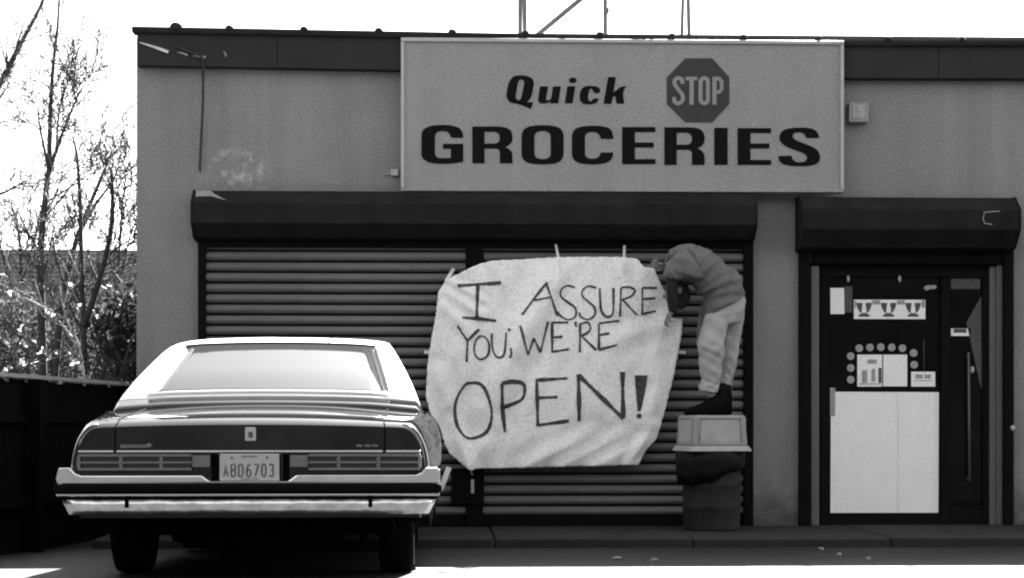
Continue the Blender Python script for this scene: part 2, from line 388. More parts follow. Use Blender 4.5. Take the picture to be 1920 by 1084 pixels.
for a in cpx:
    xx, zz = W(a, ftop(a) - 1, -0.155)
    pv += [(xx, p[0], zz + p[1]) for p in prof]
n = len(prof)
for i in range(len(cpx) - 1):
    for j in range(n): pf.append((i * n + j, i * n + (j + 1) % n, (i + 1) * n + (j + 1) % n, (i + 1) * n + j))
pf += [tuple(range(n))[::-1], tuple(range((len(cpx) - 1) * n, len(cpx) * n))]
bpy.data.objects.remove(cap); cap = mesh('roof_edging', pv, pf, 'fascia_cap', shop)
def blob(cx, cy, cz, rx, ry, rz, seed, rings=5, seg=9, j=0.15):
    rr = random.Random(seed); v = [(cx, cy, cz - rz)]; f = []
    for i in range(1, rings):
        ph = math.pi * i / rings
        for k in range(seg):
            th = 2 * math.pi * k / seg; q = 1 + rr.uniform(-j, j)
            v.append((cx + rx * q * math.sin(ph) * math.cos(th), cy + ry * q * math.sin(ph) * math.sin(th), cz - rz * q * math.cos(ph)))
    v.append((cx, cy, cz + rz)); L = len(v) - 1
    for k in range(seg): f.append((0, 1 + (k + 1) % seg, 1 + k)); f.append((L, L - seg + k, L - seg + (k + 1) % seg))
    for i in range(rings - 2):
        for k in range(seg):
            a = 1 + i * seg; f.append((a + k, a + (k + 1) % seg, a + seg + (k + 1) % seg, a + seg + k))
    return v, f
for i, px in enumerate([330, 430, 570, 710, 848, 985, 1125, 1260, 1395, 1535, 1665, 1803, 1945]):
    xx, zz = W(px, ftop(px) - 1, -0.14); s = 1.5 if i == 0 else 1.0
    v, f = blob(xx, -0.145, zz - 0.004, 0.036 * s, 0.035, 0.030 * s, i, j=0.1); mesh('edging_clip', v, f, 'fascia_cap', cap, True)
# pale slivers at the left end of the fascia
for (a, b, c, d, wd) in ((262, 80, 316, 98, 4.5), (333, 98, 352, 104, 3.5), (362, 105, 386, 108, 4), (420, 96, 424, 106, 3)):
    p0 = W(a, b, -0.128); p1 = W(c, d, -0.128); pm = ((p0[0] + p1[0]) / 2, (p0[1] + p1[1]) / 2 + 0.004); g = Geo()
    stroke_geo(g, [p0, pm, p1], [wd / 225 * 0.4, wd / 225, wd / 225 * 1.2], -0.136, -0.122); g.build('pale_sliver', 'pale_strip' if a == 262 else 'lampbox', shop)

# shutter housings
def housing(name, pl, pr, pt, pb, inset):
    yf = -0.34
    zt = WZ(pt, -0.20); z1 = WZ(pt + 22, yf); z2 = WZ(pt + 60, yf); z3 = WZ(pb, -0.2)
    prof = [(-0.003, zt + 0.01), (-0.20, zt), (yf, z1), (yf, z2), (-0.2, z3), (-0.003, z3 - 0.02)]
    h = extrude_x(name, prof, WX(pl, yf), WX(pr, yf), 'housing', shop); bevel(h, 0.004, 1)
    for xx, s in ((WX(pl, yf), -1), (WX(pr, yf), 1)):
        pp = [(-0.001, zt + 0.016), (-0.205, zt + 0.006), (yf - 0.006, z1), (yf - 0.006, z2), (-0.205, z3 - 0.006), (-0.001, z3 - 0.026)]
        e = extrude_x('end_plate', pp, min(xx, xx + s * 0.012), max(xx, xx + s * 0.012), 'housing', h)
    return h
h1 = housing('shutter_housing', 360, 1418, 360, 447, 0)
h2 = housing('shutter_housing', 1508, 1912, 367, 462, 0)
# white bird-lime streak on the left end of the big housing, outline of a missing plate on the small one
pz0, pz1 = WZ(360, -0.20), WZ(382, -0.34)
pp_ = [(366, .06), (367, .55), (395, .5), (426, .85), (403, .35), (393, .04)]
qv = [(WX(a, -0.27), -0.20 - 0.14 * f_ - o_ * .85, pz0 + (pz1 - pz0) * f_ + o_ * .5) for o_ in (0.006, 0.002) for a, f_ in pp_]
mesh('bare_patch', qv, [(0, 1, 2, 3, 4, 5), (11, 10, 9, 8, 7, 6)] + [(k, k + 6, (k + 1) % 6 + 6, (k + 1) % 6) for k in range(6)], 'lampbox', h1)
g = Geo(); stroke_geo(g, [W(1874, 396, -.34), W(1846, 398, -.34), W(1843, 410, -.34), W(1846, 419, -.34), W(1860, 421, -.34)], 0.009, -0.3445, -0.338); g.build('plate_outline', 'lampbox', h2)

# roller shutters
def slat_mesh(x0, x1):
    pts = []
    for i in range(11):
        t = i / 10; pts.append((-0.014 - 0.044 * math.sin(math.pi * (0.03 + 0.94 * t)) ** 0.6, 0.006 + 0.073 * t))
    prof = pts + [(-0.0105, 0.079), (-0.0105, 0.006)]
    n = len(prof); vv = [(x0, *p) for p in prof] + [(x1, *p) for p in prof]
    ff = [(i, (i + 1) % n, (i + 1) % n + n, i + n) for i in range(n)] + [tuple(range(n))[::-1], tuple(range(n, 2 * n))]
    me = bpy.data.meshes.new('slat'); me.from_pydata(vv, [], ff); me.update(); me.materials.append(M['slat'])
    return me
zb, ztop = WZ(967), WZ(452); NS = 26; pitch = (ztop - zb) / NS
for pl, pr in ((386, 874), (906, 1394)):
    x0, x1 = WX(pl, -0.04), WX(pr, -0.04); xm = (x0 + x1) / 2
    sh = mesh('roller_shutter', [(x0 - 0.02, -0.009, zb), (x1 + 0.02, -0.009, zb), (x1 + 0.02, -0.009, ztop + .1), (x0 - 0.02, -0.009, ztop + .1), (x0 - 0.02, -0.003, zb), (x1 + 0.02, -0.003, zb), (x1 + 0.02, -0.003, ztop + .1), (x0 - 0.02, -0.003, ztop + .1)],
              [(0, 1, 2, 3), (7, 6, 5, 4), (0, 4, 5, 1), (1, 5, 6, 2), (2, 6, 7, 3), (3, 7, 4, 0)], 'track', shop)  # black sheet behind the slats stands in for shade in the gaps
    sm = slat_mesh(x0 - xm, x1 - xm)
    for i in range(NS):
        s = bpy.data.objects.new('slat', sm); COL.objects.link(s); s.parent = sh
        s.location = Vector((xm + random.uniform(-0.008, 0.008), random.uniform(-0.002, 0.002), zb + i * pitch)) - origin(shop)
        s.scale = (1, 1, pitch / 0.0905)
        s.rotation_euler = (random.uniform(-0.03, 0.03), random.uniform(-0.0008, 0.0008), 0)
    box('bottom_bar', x0, x1, -0.055, -0.011, SW + 0.002, zb - 0.002, 'track', sh, 0.006)
box('hood_shade_strip', WX(386, -.06), WX(1394, -.06), -0.083, -0.0615, WZ(466, -.07), WZ(446, -.07), 'track', shop)  # black strip added for the shade under the housing
for a, b in ((371, 386), (874, 906), (1394, 1413)):
    box('shutter_track', WX(a, -0.08) + 0.001, WX(b, -0.08) - 0.001, -0.085, -0.002, SW + 0.001, WZ(446, -0.05), 'track', shop, 0.006)
lk = box('lock_bar', WX(846, -.1), WX(908, -.1), -0.105, -0.087, WZ(945, -.1), WZ(878, -.1), 'track', shop, 0.006)
box('lock_bolt', WX(883, -.12), WX(889, -.12), -0.125, -0.106, WZ(925, -.12), WZ(899, -.12), 'signframe', lk, 0.003)

# entrance: tracks, aluminium jambs, door leaf with glass, side light
for a, b in ((1499, 1519), (1883, 1901)):
    box('shutter_track', WX(a, -0.06), WX(b, -0.06), -0.065, -0.002, SW + 0.001, WZ(455, -0.05), 'track', shop, 0.006)
box('door_header', WX(1521), WX(1882), -0.04, 0.20, WZ(493), WZ(461), 'track', shop, 0.006)
door = thing('x', (0, 0, 0), '', ''); bpy.data.objects.remove(door)
ent = box('door_frame', WX(1537, .08), WX(1856, .08), 0.06, 0.14, WZ(518, .08), WZ(485, .08), 'aludark', shop, 0.006)
for a, b, y in ((1521, 1536, 0.01), (1856, 1868, 0.03), (1869, 1882, 0.0)):
    box('jamb', WX(a, y), WX(b, y), y, y + 0.16, SW + 0.002, WZ(490 if a > 1868 else 497, y), 'alu', shop, 0.005)
for a, b in ((1537, 1552), (1764, 1781), (1842, 1856)):
    box('stile', WX(a, .08), WX(b, .08), 0.062, 0.138, SW + 0.004, WZ(518.5, .08), 'aludark', ent, 0.006)
for a, b, t, u in ((1552.4, 1763.6, 963, 988), (1781.4, 1841.6, 950, 988), (1781.4, 1841.6, 519, 517)):
    box('rail', WX(a, .08), WX(b, .08), 0.064, 0.136, WZ(u, .08) if t < u else WZ(519, .08), WZ(t, .08) if t < u else WZ(517, .08), 'aludark', ent, 0.004)
gl = box('glass_pane', WX(1552, .1), WX(1764, .1), 0.098, 0.104, WZ(964, .1), WZ(518, .1), 'pane', ent)
gl2 = box('glass_pane', WX(1781, .1), WX(1842, .1), 0.098, 0.104, WZ(951, .1), WZ(518, .1), 'pane', ent)
# vertical pull bar on the side light
pb = tube('pull_bar', [(WX(1816, .05), .05, WZ(660, .05)), (WX(1818, .05), .05, WZ(905, .05))], 0.010, 'alu', ent, 8)
for py in (668, 898): tube('bracket', [(WX(1816.5, .05), .05, WZ(py, .05)), (WX(1816.5, .05), .099, WZ(py, .05))], 0.009, 'alu', pb, 6)
v, f = blob(WX(1823, .07), 0.075, WZ(693, .07), 0.020, 0.03, 0.034, 3, j=0.02); mesh('lock_knob', v, f, 'signframe', ent, True)
v, f = blob(WX(1899, -.07), -0.07, WZ(803, -.07), 0.022, 0.02, 0.026, 4, j=0.05); mesh('key_switch', v, f, 'signframe', shop, True)
for i, px in enumerate((1590.5, 1687)):
    v, f = blob(WX(px, .05), 0.055, WZ(521, .05), 0.014, 0.012, 0.03, 5 + i, j=0.05); mesh('hook', v, f, 'signframe', ent, True)

# ------------------------------------------------------------------ papers on the glass (each its own thing)
YP = 0.090
def sheet(name, x0, x1, y0, y1, m, label, cat, yy=YP, tilt=0.0, group=None):
    a = W(x0, y0, yy); b = W(x1, y1, yy)
    cx, cz = (a[0] + b[0]) / 2, (a[1] + b[1]) / 2
    t = thing(name, (cx, yy, b[1]), label, cat, group)
    pts = []
    for sx_, sz_ in ((-1, -1), (1, -1), (1, 1), (-1, 1)):
        ex, ez = sx_ * abs(b[0] - a[0]) / 2, sz_ * abs(b[1] - a[1]) / 2
        pts.append((cx + ex * math.cos(tilt) - ez * math.sin(tilt), cz + ex * math.sin(tilt) + ez * math.cos(tilt)))
    prism('sheet', pts, yy, yy + 0.003, m, t)
    return t
def mark(t, x0, x1, y0, y1, m, name='print_block', yy=YP):
    a = W(x0, y0, yy); b = W(x1, y1, yy); box(name, a[0], b[0], yy - 0.0022, yy - 0.0004, b[1], a[1], m, t)
t = sheet('cardboard_panel', 1557.5, 1760, 735, 962, 'paper', 'large white board covering the lower half of the glass door', 'board', tilt=-0.004)
g = Geo(); stroke_geo(g, [W(1683, 737, YP - .001), W(1684, 840, YP), W(1683, 961, YP)], 0.006, YP - 0.0018, YP - 0.0004); g.build('fold_line', 'foldpaper', t)
sheet('grey_strip', 1556.5, 1566, 727, 780, 'papergrey', 'narrow grey strip taped beside the top left corner of the white board', 'paper strip', yy=0.084)
t = sheet('notice', 1557, 1583, 540, 589, 'paper', 'small white notice in the upper left corner of the door glass', 'notice', tilt=0.01)
sheet('grey_card', 1584, 1598, 537, 586, 'printdark', 'dark grey card beside the small white notice on the door glass', 'card')
t = sheet('bottle_banner', 1601, 1735, 562, 598.5, 'paper', 'wide white strip showing three dark cups with pale bottles', 'advert')
a = W(1601, 562, YP)
for cxp in (1620, 1666, 1712):
    # dark cup with a pale bottle standing in it
    oc = [W(cxp + q[0], 582 + q[1], YP) for q in curve([(-15, -14), (15, -14), (12, 2, 1), (4, 6), (10, 8), (10, 12), (-10, 12), (-10, 8), (-4, 6), (-12, 2, 1)])]
    prism('cup_print', oc, YP - 0.0016, YP - 0.0004, 'printdark', t)
    ob = [W(cxp + q[0], 582 + q[1], YP) for q in curve([(-3, -15), (3, -15), (3, -8), (5, -3, 1), (4, 5), (-4, 5), (-5, -3, 1), (-3, -8)])]
    prism('bottle_print', ob, YP - 0.0030, YP - 0.0018, 'paper', t)
mark(t, 1602, 1605, 564, 577, 'papergrey'); mark(t, 1636, 1650, 563, 571, 'papergrey'); mark(t, 1682, 1696, 563, 571, 'papergrey'); mark(t, 1728, 1734, 563, 577, 'papergrey')
t = sheet('picture_notice', 1607.5, 1654, 665, 725, 'paper', 'left of the two joined sheets inside the arch of stickers, with grey pictures', 'notice')
mark(t, 1626, 1644, 674, 682, 'papergrey'); mark(t, 1616, 1626, 694, 718, 'papergrey'); mark(t, 1634, 1641, 692, 716, 'papergrey'); mark(t, 1647, 1653, 690, 718, 'printdark'); mark(t, 1610, 1651, 719, 721, 'papergrey')
sheet('blank_notice', 1656, 1701, 665, 724.5, 'paper', 'right of the two joined sheets inside the arch of stickers, blank white', 'notice')
t = sheet('hours_card', 1708.5, 1753.5, 697, 725, 'paper', 'small white card with grey lettering right of the two joined sheets', 'card')
for a, b in ((1716, 1730), (1733, 1745)): mark(t, a, b, 702, 710, 'papergrey')
mark(t, 1714, 1748, 713, 714.5, 'papergrey')
spots = [(1595, 712, 'lowest'), (1595, 690, 'middle'), (1595, 668, 'topmost')]
for px, py, wd in spots:
    cx, cz = W(px, py, YP); o = prism('round_sticker', [(cx + .033 * math.cos(k * math.pi / 9), cz + .033 * math.sin(k * math.pi / 9)) for k in range(18)], YP - .002, YP + .002, 'sticker')
    tag(o, f'{wd} of the three round grey stickers left of the two joined sheets', 'sticker', 'round stickers on the door glass')
for (px, py), wd in zip([(1611, 653), (1631, 651.5), (1651.5, 651), (1672, 651.5), (1692, 653)], ('first', 'second', 'middle', 'fourth', 'fifth')):
    cx, cz = W(px, py, YP); o = prism('round_sticker', [(cx + .033 * math.cos(k * math.pi / 9), cz + .033 * math.sin(k * math.pi / 9)) for k in range(18)], YP - .002, YP + .002, 'sticker')
    tag(o, f'{wd} round grey sticker from the left in the row above the two joined sheets', 'sticker', 'round stickers on the door glass')
for (px, py), wd in zip([(1713, 662), (1714, 684)], ('upper', 'lower')):
    cx, cz = W(px, py, YP); o = prism('round_sticker', [(cx + .033 * math.cos(k * math.pi / 9), cz + .033 * math.sin(k * math.pi / 9)) for k in range(18)], YP - .002, YP + .002, 'sticker')
    tag(o, f'{wd} of the two round grey stickers right of the two joined sheets', 'sticker', 'round stickers on the door glass')
o = tube('hanging_string', [(WX(1732, .088), .088, WZ(636, .088)), (WX(1732.5, .088), .088, WZ(697, .088))], 0.003, 'alu', None, 5)
tag(o, 'thin pale string hanging above the small lettered card on the glass', 'string')
sheet('price_label', 1783, 1838, 518.5, 542, 'printdark', 'dark grey label across the top of the narrow side window', 'label')
t = sheet('tray_sticker', 1783, 1820, 616, 630, 'paper', 'small white sticker with dark print on the narrow side window', 'sticker')
mark(t, 1788, 1812, 616.5, 624, 'printdark')
o = prism('grey_wedge', [W(a, b, YP) for a, b in ((1812, 605), (1840, 555), (1841, 733), (1836, 715), (1824, 660), (1818, 632))], YP + .0, YP + .003, 'printdark')  # dark grey wedge set on the pane
tag(o, 'dark grey pointed wedge at the right edge of the side window', 'poster')
o = prism('dried_leaves_sticker', [W(a, b, YP) for a, b in curve([(1732, 540), (1738, 532, 1), (1746, 536), (1756, 531, 1), (1756, 540), (1750, 544, 1), (1744, 541), (1738, 549, 1)])], YP, YP + .003, 'sticker')
tag(o, 'small grey irregular sticker near the top right of the door glass', 'sticker')

# ------------------------------------------------------------------ big shop sign
ys0 = -0.20
sx0, sz1 = W(757, 78, ys0); sx1, sz0 = W(1577, 356, ys0)
SZ = lambda px, py: W(px, py, ys0)
sign = thing('shop_sign', ((sx0 + sx1) / 2, -0.12, sz0), 'wide rectangular sign reading Quick Stop Groceries above the shutters', 'sign')
c4 = [SZ(758, 354), SZ(1576, 357), SZ(1576, 83), SZ(758, 77)]
prism('panel', c4, ys0 + 0.012, -0.128, 'signface', sign)
fw = 0.028
(ax, az), (bx, bz), (cx, cz), (ex, ez) = c4
prism('frame_rail', [(ex - fw, ez - 0.004), (cx + fw, cz - 0.004), (cx + fw, cz + fw), (ex - fw, ez + fw)], ys0 - 0.012, -0.126, 'signframe', sign, bev=0.006)
prism('frame_rail', [(ax - fw, az - fw * .7), (bx + fw, bz - fw * .7), (bx + fw, bz + 0.004), (ax - fw, az + 0.004)], ys0 - 0.012, -0.126, 'signface', sign, bev=0.006)
for (p, q) in (((ax, az), (ex, ez)), ((bx + fw, bz), (cx + fw, cz))):
    prism('frame_rail', [(p[0] - fw, p[1] + 0.006), (p[0], p[1] + 0.006), (q[0], q[1] - 0.006), (q[0] - fw, q[1] - 0.006)], ys0 - 0.011, -0.127, 'signframe', sign, bev=0.006)
box('mounting_bracket', sx0 + .3, sx0 + .5, -0.1275, -0.002, sz0 + .1, sz1 - .42, 'track', sign); box('mounting_bracket', sx1 - .5, sx1 - .3, -0.1275, -0.002, sz0 + .1, sz1 - .42, 'track', sign)
G_ = [(387, 118), (272, 118), (268, 57, 1), (200, 57), (126, 57, 1), (126, 110), (126, 255), (128, 308, 1), (185, 308), (272, 306), (272, 220), (200, 220), (200, 175), (387, 175), (387, 340), (300, 360, 1), (195, 360), (95, 360, 1), (3, 310, 1), (2, 275), (2, 95), (5, 40, 1), (110, 0, 1), (195, 0), (290, 0, 1), (385, 45, 1)]
R_ = [(0, 0), (210, 0), (300, 0, 1), (368, 45, 1), (368, 110), (368, 165, 1), (300, 190), (368, 215, 1), (368, 275), (368, 340), (252, 340), (252, 250), (252, 203, 1), (215, 203), (112, 203), (112, 340), (0, 340)]
RH = [(112, 48), (190, 48), (252, 48, 1), (252, 105), (252, 157, 1), (195, 158), (112, 158)]
O_ = [(195, 0), (300, 0, 1), (390, 45, 1), (390, 110), (390, 250), (390, 315, 1), (300, 360, 1), (195, 360), (90, 360, 1), (0, 315, 1), (0, 250), (0, 110), (0, 45, 1), (90, 0, 1)]
OH = [(195, 53), (270, 53, 1), (270, 110), (270, 255), (270, 312, 1), (195, 312), (118, 312, 1), (118, 255), (118, 110), (118, 53, 1)]
C_ = [(375, 125), (260, 120), (255, 57, 1), (185, 57), (118, 57, 1), (118, 105), (118, 255), (118, 308, 1), (185, 308), (255, 308, 1), (260, 250), (375, 250), (375, 310, 1), (290, 360, 1), (190, 360), (90, 360, 1), (0, 315, 1), (0, 250), (0, 110), (0, 45, 1), (90, 0, 1), (190, 0), (290, 0, 1), (375, 45, 1)]
E_ = [(0, 0), (300, 0), (300, 45), (115, 45), (115, 140), (285, 140), (285, 185), (115, 185), (115, 290), (300, 290), (300, 335), (0, 335)]
I_ = [(0, 0), (115, 0), (115, 335), (0, 335)]
S_ = [(368, 92), (250, 92), (240, 42, 1), (190, 42), (128, 42, 1), (128, 78), (128, 105, 1), (200, 130), (290, 165), (375, 200, 1), (375, 265), (375, 310, 1), (290, 345, 1), (195, 345), (90, 345, 1), (5, 310, 1), (0, 255), (118, 250), (125, 310, 1), (190, 310), (258, 310, 1), (258, 270), (258, 235, 1), (190, 215), (110, 185), (10, 150, 1), (10, 90), (10, 35, 1), (110, 0, 1), (195, 0), (290, 0, 1), (360, 40, 1)]
yl0, yl1 = ys0 + 0.006, ys0 + 0.0118
def fit(outl, x0, x1, y0, y1, holes=()):
    lo = curve(outl); mx = [min(p[0] for p in lo), max(p[0] for p in lo), min(p[1] for p in lo), max(p[1] for p in lo)]
    def mp(p): return SZ(x0 + (p[0] - mx[0]) / (mx[1] - mx[0]) * (x1 - x0), y0 + (p[1] - mx[2]) / (mx[3] - mx[2]) * (y1 - y0))
    return [mp(p) for p in lo], [[mp(p) for p in curve(h)] for h in holes]
for outl, x0, x1, y0, y1, hs in ((G_, 790.2, 868.6, 234, 307, ()), (R_, 885.6, 961, 237, 306, (RH,)), (O_, 978, 1057, 234.5, 308, (OH,)), (C_, 1072.5, 1150, 235.5, 308, ()), (E_, 1166.7, 1229, 238, 307.5, ()),
                                 (R_, 1246, 1321.5, 238.5, 309, (RH,)), (I_, 1339.6, 1364.6, 239.5, 309, ()), (E_, 1383.3, 1446, 240, 309, ()), (S_, 1459.8, 1538, 239, 311.5, ())):
    lo, hh = fit(outl, x0, x1, y0, y1, hs); prism('letter', lo, yl0, yl1, 'signblack', sign, hh)
def qk(o, holes=()):
    mp = lambda p: SZ(930 + p[0] / 7.385, 130 + p[1] / 7.385)
    prism('letter', [mp(p) for p in curve(o)], yl0, yl1, 'signblack', sign, [[mp(p) for p in curve(h)] for h in holes])
qk([(145, 340), (165, 230), (180, 150, 1), (235, 105), (260, 82, 1), (340, 82), (420, 80, 1), (470, 105), (530, 140, 1), (525, 200), (505, 320), (490, 400, 1), (430, 455), (518, 455), (480, 550), (400, 505, 1), (340, 490), (270, 470, 1), (220, 462), (140, 430, 1)], [[(300, 200), (310, 140, 1), (350, 140), (395, 140, 1), (390, 200), (355, 370), (340, 425, 1), (315, 425), (265, 420, 1), (275, 360)]])
qk([(612, 235), (722, 235), (694, 400), (690, 432, 1), (730, 430), (765, 400), (790, 235), (900, 235), (862, 468), (755, 468), (757, 445), (700, 472, 1), (650, 472), (578, 472, 1), (583, 410)])
qk([(990, 232), (1100, 232), (1062, 468), (952, 468)])
qk([(1065 + 54 * math.cos(k * math.pi / 8), 150 + 38 * math.sin(k * math.pi / 8)) for k in range(16)])
qk([(1360, 322), (1335, 258, 1), (1318, 262), (1285, 275, 1), (1275, 370), (1275, 445, 1), (1310, 445), (1340, 430, 1), (1350, 400), (1425, 405), (1410, 483, 1), (1280, 485), (1158, 480, 1), (1158, 380), (1165, 290, 1), (1200, 255), (1235, 225, 1), (1320, 228), (1447, 228, 1), (1442, 300), (1432, 332, 1), (1390, 328)])
qk([(1555, 105), (1660, 105), (1628, 318), (1720, 245), (1750, 233, 1), (1812, 236), (1772, 275), (1760, 340), (1775, 472), (1670, 472), (1655, 370), (1620, 375), (1598, 475), (1490, 475)])
st = lambda p: SZ(1235 + p[0] / 7.473, 95 + p[1] / 7.473)
octa = prism('stop_octagon', [st(p) for p in ((375, 105), (752, 105), (992, 372), (992, 745), (755, 1002), (375, 1002), (116, 745), (116, 372))], yl0, yl1, 'signred', sign)
def stop_letter(lines):
    g = Geo()
    for k, (pts, wd, cl, sm) in enumerate(lines):
        pp = [st(p) for p in pts]
        if sm: pp = smooth_line(pp, 5, cl)
        stroke_geo(g, pp, wd / 7.473 / 222, yl0 - 0.005 - 0.0004 * k, yl0 - 0.0004, cl)
    g.build('letter', 'signstop', octa)
stop_letter([([(330, 465), (328, 405), (275, 385), (228, 410), (228, 475), (285, 555), (332, 620), (335, 695), (275, 740), (225, 715), (215, 650)], 54, False, True)])
stop_letter([([(378, 390), (542, 390)], 50, False, False), ([(462, 392), (462, 757)], 60, False, False)])
stop_letter([([(640, 385), (685, 410), (690, 470), (690, 650), (685, 710), (640, 738), (595, 710), (588, 650), (588, 470), (595, 410)], 56, True, True)])
stop_letter([([(782, 365), (782, 757)], 58, False, False), ([(790, 392), (850, 392), (882, 430), (882, 535), (850, 580), (790, 580)], 54, False, False)])

# ------------------------------------------------------------------ fittings on the wall and roof
lx0, lz1 = W(1592, 192, -.1); lx1, lz0 = W(1629, 229, -.1)
lamp = thing('wall_lamp', ((lx0 + lx1) / 2, 0, lz0), 'small square grey lamp box on the wall right of the big sign', 'wall lamp')
box('housing', lx0, lx1, -0.10, -0.001, lz0, lz1, 'lampbox', lamp, 0.008)
box('lens', lx0 + .028, lx1 - .028, -0.106, -0.098, lz0 + .030, lz1 - .022, 'papergrey', lamp, 0.004)
jx, jz = W(740, 323, -.05)
jb = thing('junction_box', (jx, 0, jz - .03), 'tiny pale junction box at the lower left corner of the big sign', 'junction box')
box('body', jx - .032, jx + .032, -0.05, -0.001, jz - .03, jz + .028, 'signframe', jb, 0.006); box('conduit', jx - .09, jx - .033, -0.02, -0.003, jz - .02, jz + .0, 'lampbox', jb, 0.004)
o = tube('dangling_cable', [(WX(a, c), c, WZ(b, c)) for a, b, c in smooth_line([(330, 92, -.135), (362, 104, -.145), (379, 112, -.15), (381, 150, -.10), (380, 210, -.06), (377, 270, -.04), (375, 318, -.03), (377, 322, -.03)])], 0.011, 'cable', None, 7)
tag(o, 'black cable dangling down the wall from the left end of the fascia', 'cable')
rs = thing('roof_sign_frame', (WX(1130, 1.2), 1.2, TOP - 0.03), 'steel posts and brace of a frame standing on the shop roof', 'frame')
def bar(name, a, b, y, wd, m='steel'):
    p0 = W(*a, y); p1 = W(*b, y); g = Geo(); stroke_geo(g, [p0, p1], wd, y - 0.025, y + 0.025); o = g.build(name, m, rs)
    v, f = tube_geo([(p0[0], y, p0[1]), (p1[0], y, p1[1])], wd * 0.62, 4); bpy.data.objects.remove(o); return mesh(name, v, f, m, rs)
bar('post', (975, 112), (975, -260), 1.0, 0.034); bar('post', (984.5, 112), (981, -260), 1.35, 0.036)
bar('brace', (1000, 72), (1290, -168), 1.25, 0.040)
bar('post', (1135, 112), (1134, -260), 1.1, 0.034)
bar('post', (1277, 112), (1288, -260), 1.0, 0.028); bar('post', (1293, 112), (1284, -260), 1.35, 0.032)
bar('top_rail', (960, -250), (1300, -252), 1.2, 0.05)
v, f = blob(WX(1137, 1.09), 1.09, WZ(17, 1.09), 0.028, 0.03, 0.04, 2); mesh('clamp', v, f, 'steel', rs)

# ------------------------------------------------------------------ hand-painted banner
YB = -0.24
top = [(838, 524), (870, 508), (898, 496), (922, 489), (980, 486), (1046, 481), (1110, 482), (1170, 482), (1196, 486), (1206, 500), (1227, 504)]
right = [(1227, 504), (1240, 535), (1255, 560), (1257, 585), (1246, 604), (1258, 606), (1280, 597), (1278, 628), (1267, 686), (1257, 730), (1249, 761), (1232, 823), (1214, 841), (1196, 872)]
bottom = [(882, 884), (892, 879), (957, 878), (1046, 876), (1134, 874), (1196, 872)]
left = [(838, 524), (822, 545), (818, 584), (809, 633), (802, 680), (798, 739), (806, 775), (824, 800), (833, 830), (842, 850), (862, 866), (882, 884)]
def resample(pts, n):
    L = [0]
    for a, b in zip(pts, pts[1:]): L.append(L[-1] + math.dist(a, b))
    out = []; k = 0
    for i in range(n + 1):
        t = L[-1] * i / n
        while k < len(pts) - 2 and L[k + 1] < t: k += 1
        q = (t - L[k]) / (L[k + 1] - L[k]); out.append((pts[k][0] + (pts[k + 1][0] - pts[k][0]) * q, pts[k][1] + (pts[k + 1][1] - pts[k][1]) * q))
    return out
RIDGES = [((1030, 515), (915, 770), 22, 0.035), ((1065, 500), (985, 660), 16, 0.014), ((840, 526), (905, 563), 7, 0.016), ((836, 545), (905, 592), 8, 0.013), ((835, 575), (880, 625), 10, 0.010),
          ((985, 875), (1110, 815), 13, 0.020), ((1050, 876), (1165, 818), 12, 0.020), ((1110, 876), (1195, 835), 11, 0.018), ((1180, 868), (1225, 800), 9, 0.018),
          ((1046, 482), (1046, 540), 9, 0.012), ((1170, 482), (1172, 540), 9, 0.012), ((880, 880), (930, 800), 14, 0.02), ((880, 880), (850, 800), 12, 0.018),
          ((1245, 605), (1150, 640), 15, 0.016), ((1250, 600), (1215, 700), 13, 0.014), ((820, 700), (850, 780), 14, 0.016), ((1240, 690), (1215, 790), 12, 0.014), ((930, 490), (960, 560), 12, 0.010)]
def surf(px, py):
    d = 0.0
    for (a, b, wd, am) in RIDGES:
        ax_, ay_ = a; bx_, by_ = b; vx, vy = bx_ - ax_, by_ - ay_; L2 = vx * vx + vy * vy
        t = max(0, min(1, ((px - ax_) * vx + (py - ay_) * vy) / L2)); dd = math.hypot(px - ax_ - vx * t, py - ay_ - vy * t)
        s = (px - ax_) * vy - (py - ay_) * vx
        d += 1.7 * am * math.exp(-abs(dd / wd) ** 1.25) * (1 if s > 0 else 1) * (0.4 + 0.6 * math.sin(math.pi * min(1, t * 1.0 + 0.12)))
        d -= 0.7 * am * math.exp(-((dd - 1.9 * wd) / wd) ** 2)
    d += 0.006 * math.sin(px * 0.045 + py * 0.02) + 0.004 * math.sin(py * 0.06 - px * 0.017) + 0.0025 * math.sin(px * 0.13 + py * 0.09)
    # belly between the ties, lower half blown slightly forward
    d += 0.05 * math.sin(math.pi * max(0, min(1, (px - 800) / 480))) * math.sin(math.pi * max(0, min(1, (py - 480) / 400)))
    return YB - d
NU, NV = 110, 96
T_, B_, L_, R__ = resample(top, NU), resample(bottom, NU), resample(left, NV), resample(right, NV)
v = []; f = []
for j in range(NV + 1):
    for i in range(NU + 1):
        u, t = i / NU, j / NV
        p = [0, 0]
        for k in (0, 1):
            p[k] = (1 - t) * T_[i][k] + t * B_[i][k] + (1 - u) * L_[j][k] + u * R__[j][k] - ((1 - u) * (1 - t) * T_[0][k] + u * (1 - t) * T_[NU][k] + (1 - u) * t * B_[0][k] + u * t * B_[NU][k])
        if j in (0, NV) or i in (0, NU): p[0] += random.uniform(-.8, .8); p[1] += random.uniform(-.8, .8)
        yy = surf(*p); X, Z = W(p[0], p[1], YB); v.append((X, yy, Z))
for j in range(NV):
    for i in range(NU): a = j * (NU + 1) + i; f.append((a, a + NU + 1, a + NU + 2, a + 1))
bx0, bz0 = W(1040, 884, YB)
ban = thing('painted_banner', (bx0, YB, bz0), 'white bed sheet banner hand lettered I assure you we are open', 'banner')
o = mesh('sheet', v, f, 'cloth', ban, True); sm = o.modifiers.new('thickness', 'SOLIDIFY'); sm.thickness = 0.003
A = lambda X, Y: (820 + X / 3.188, 500 + Y / 3.188)
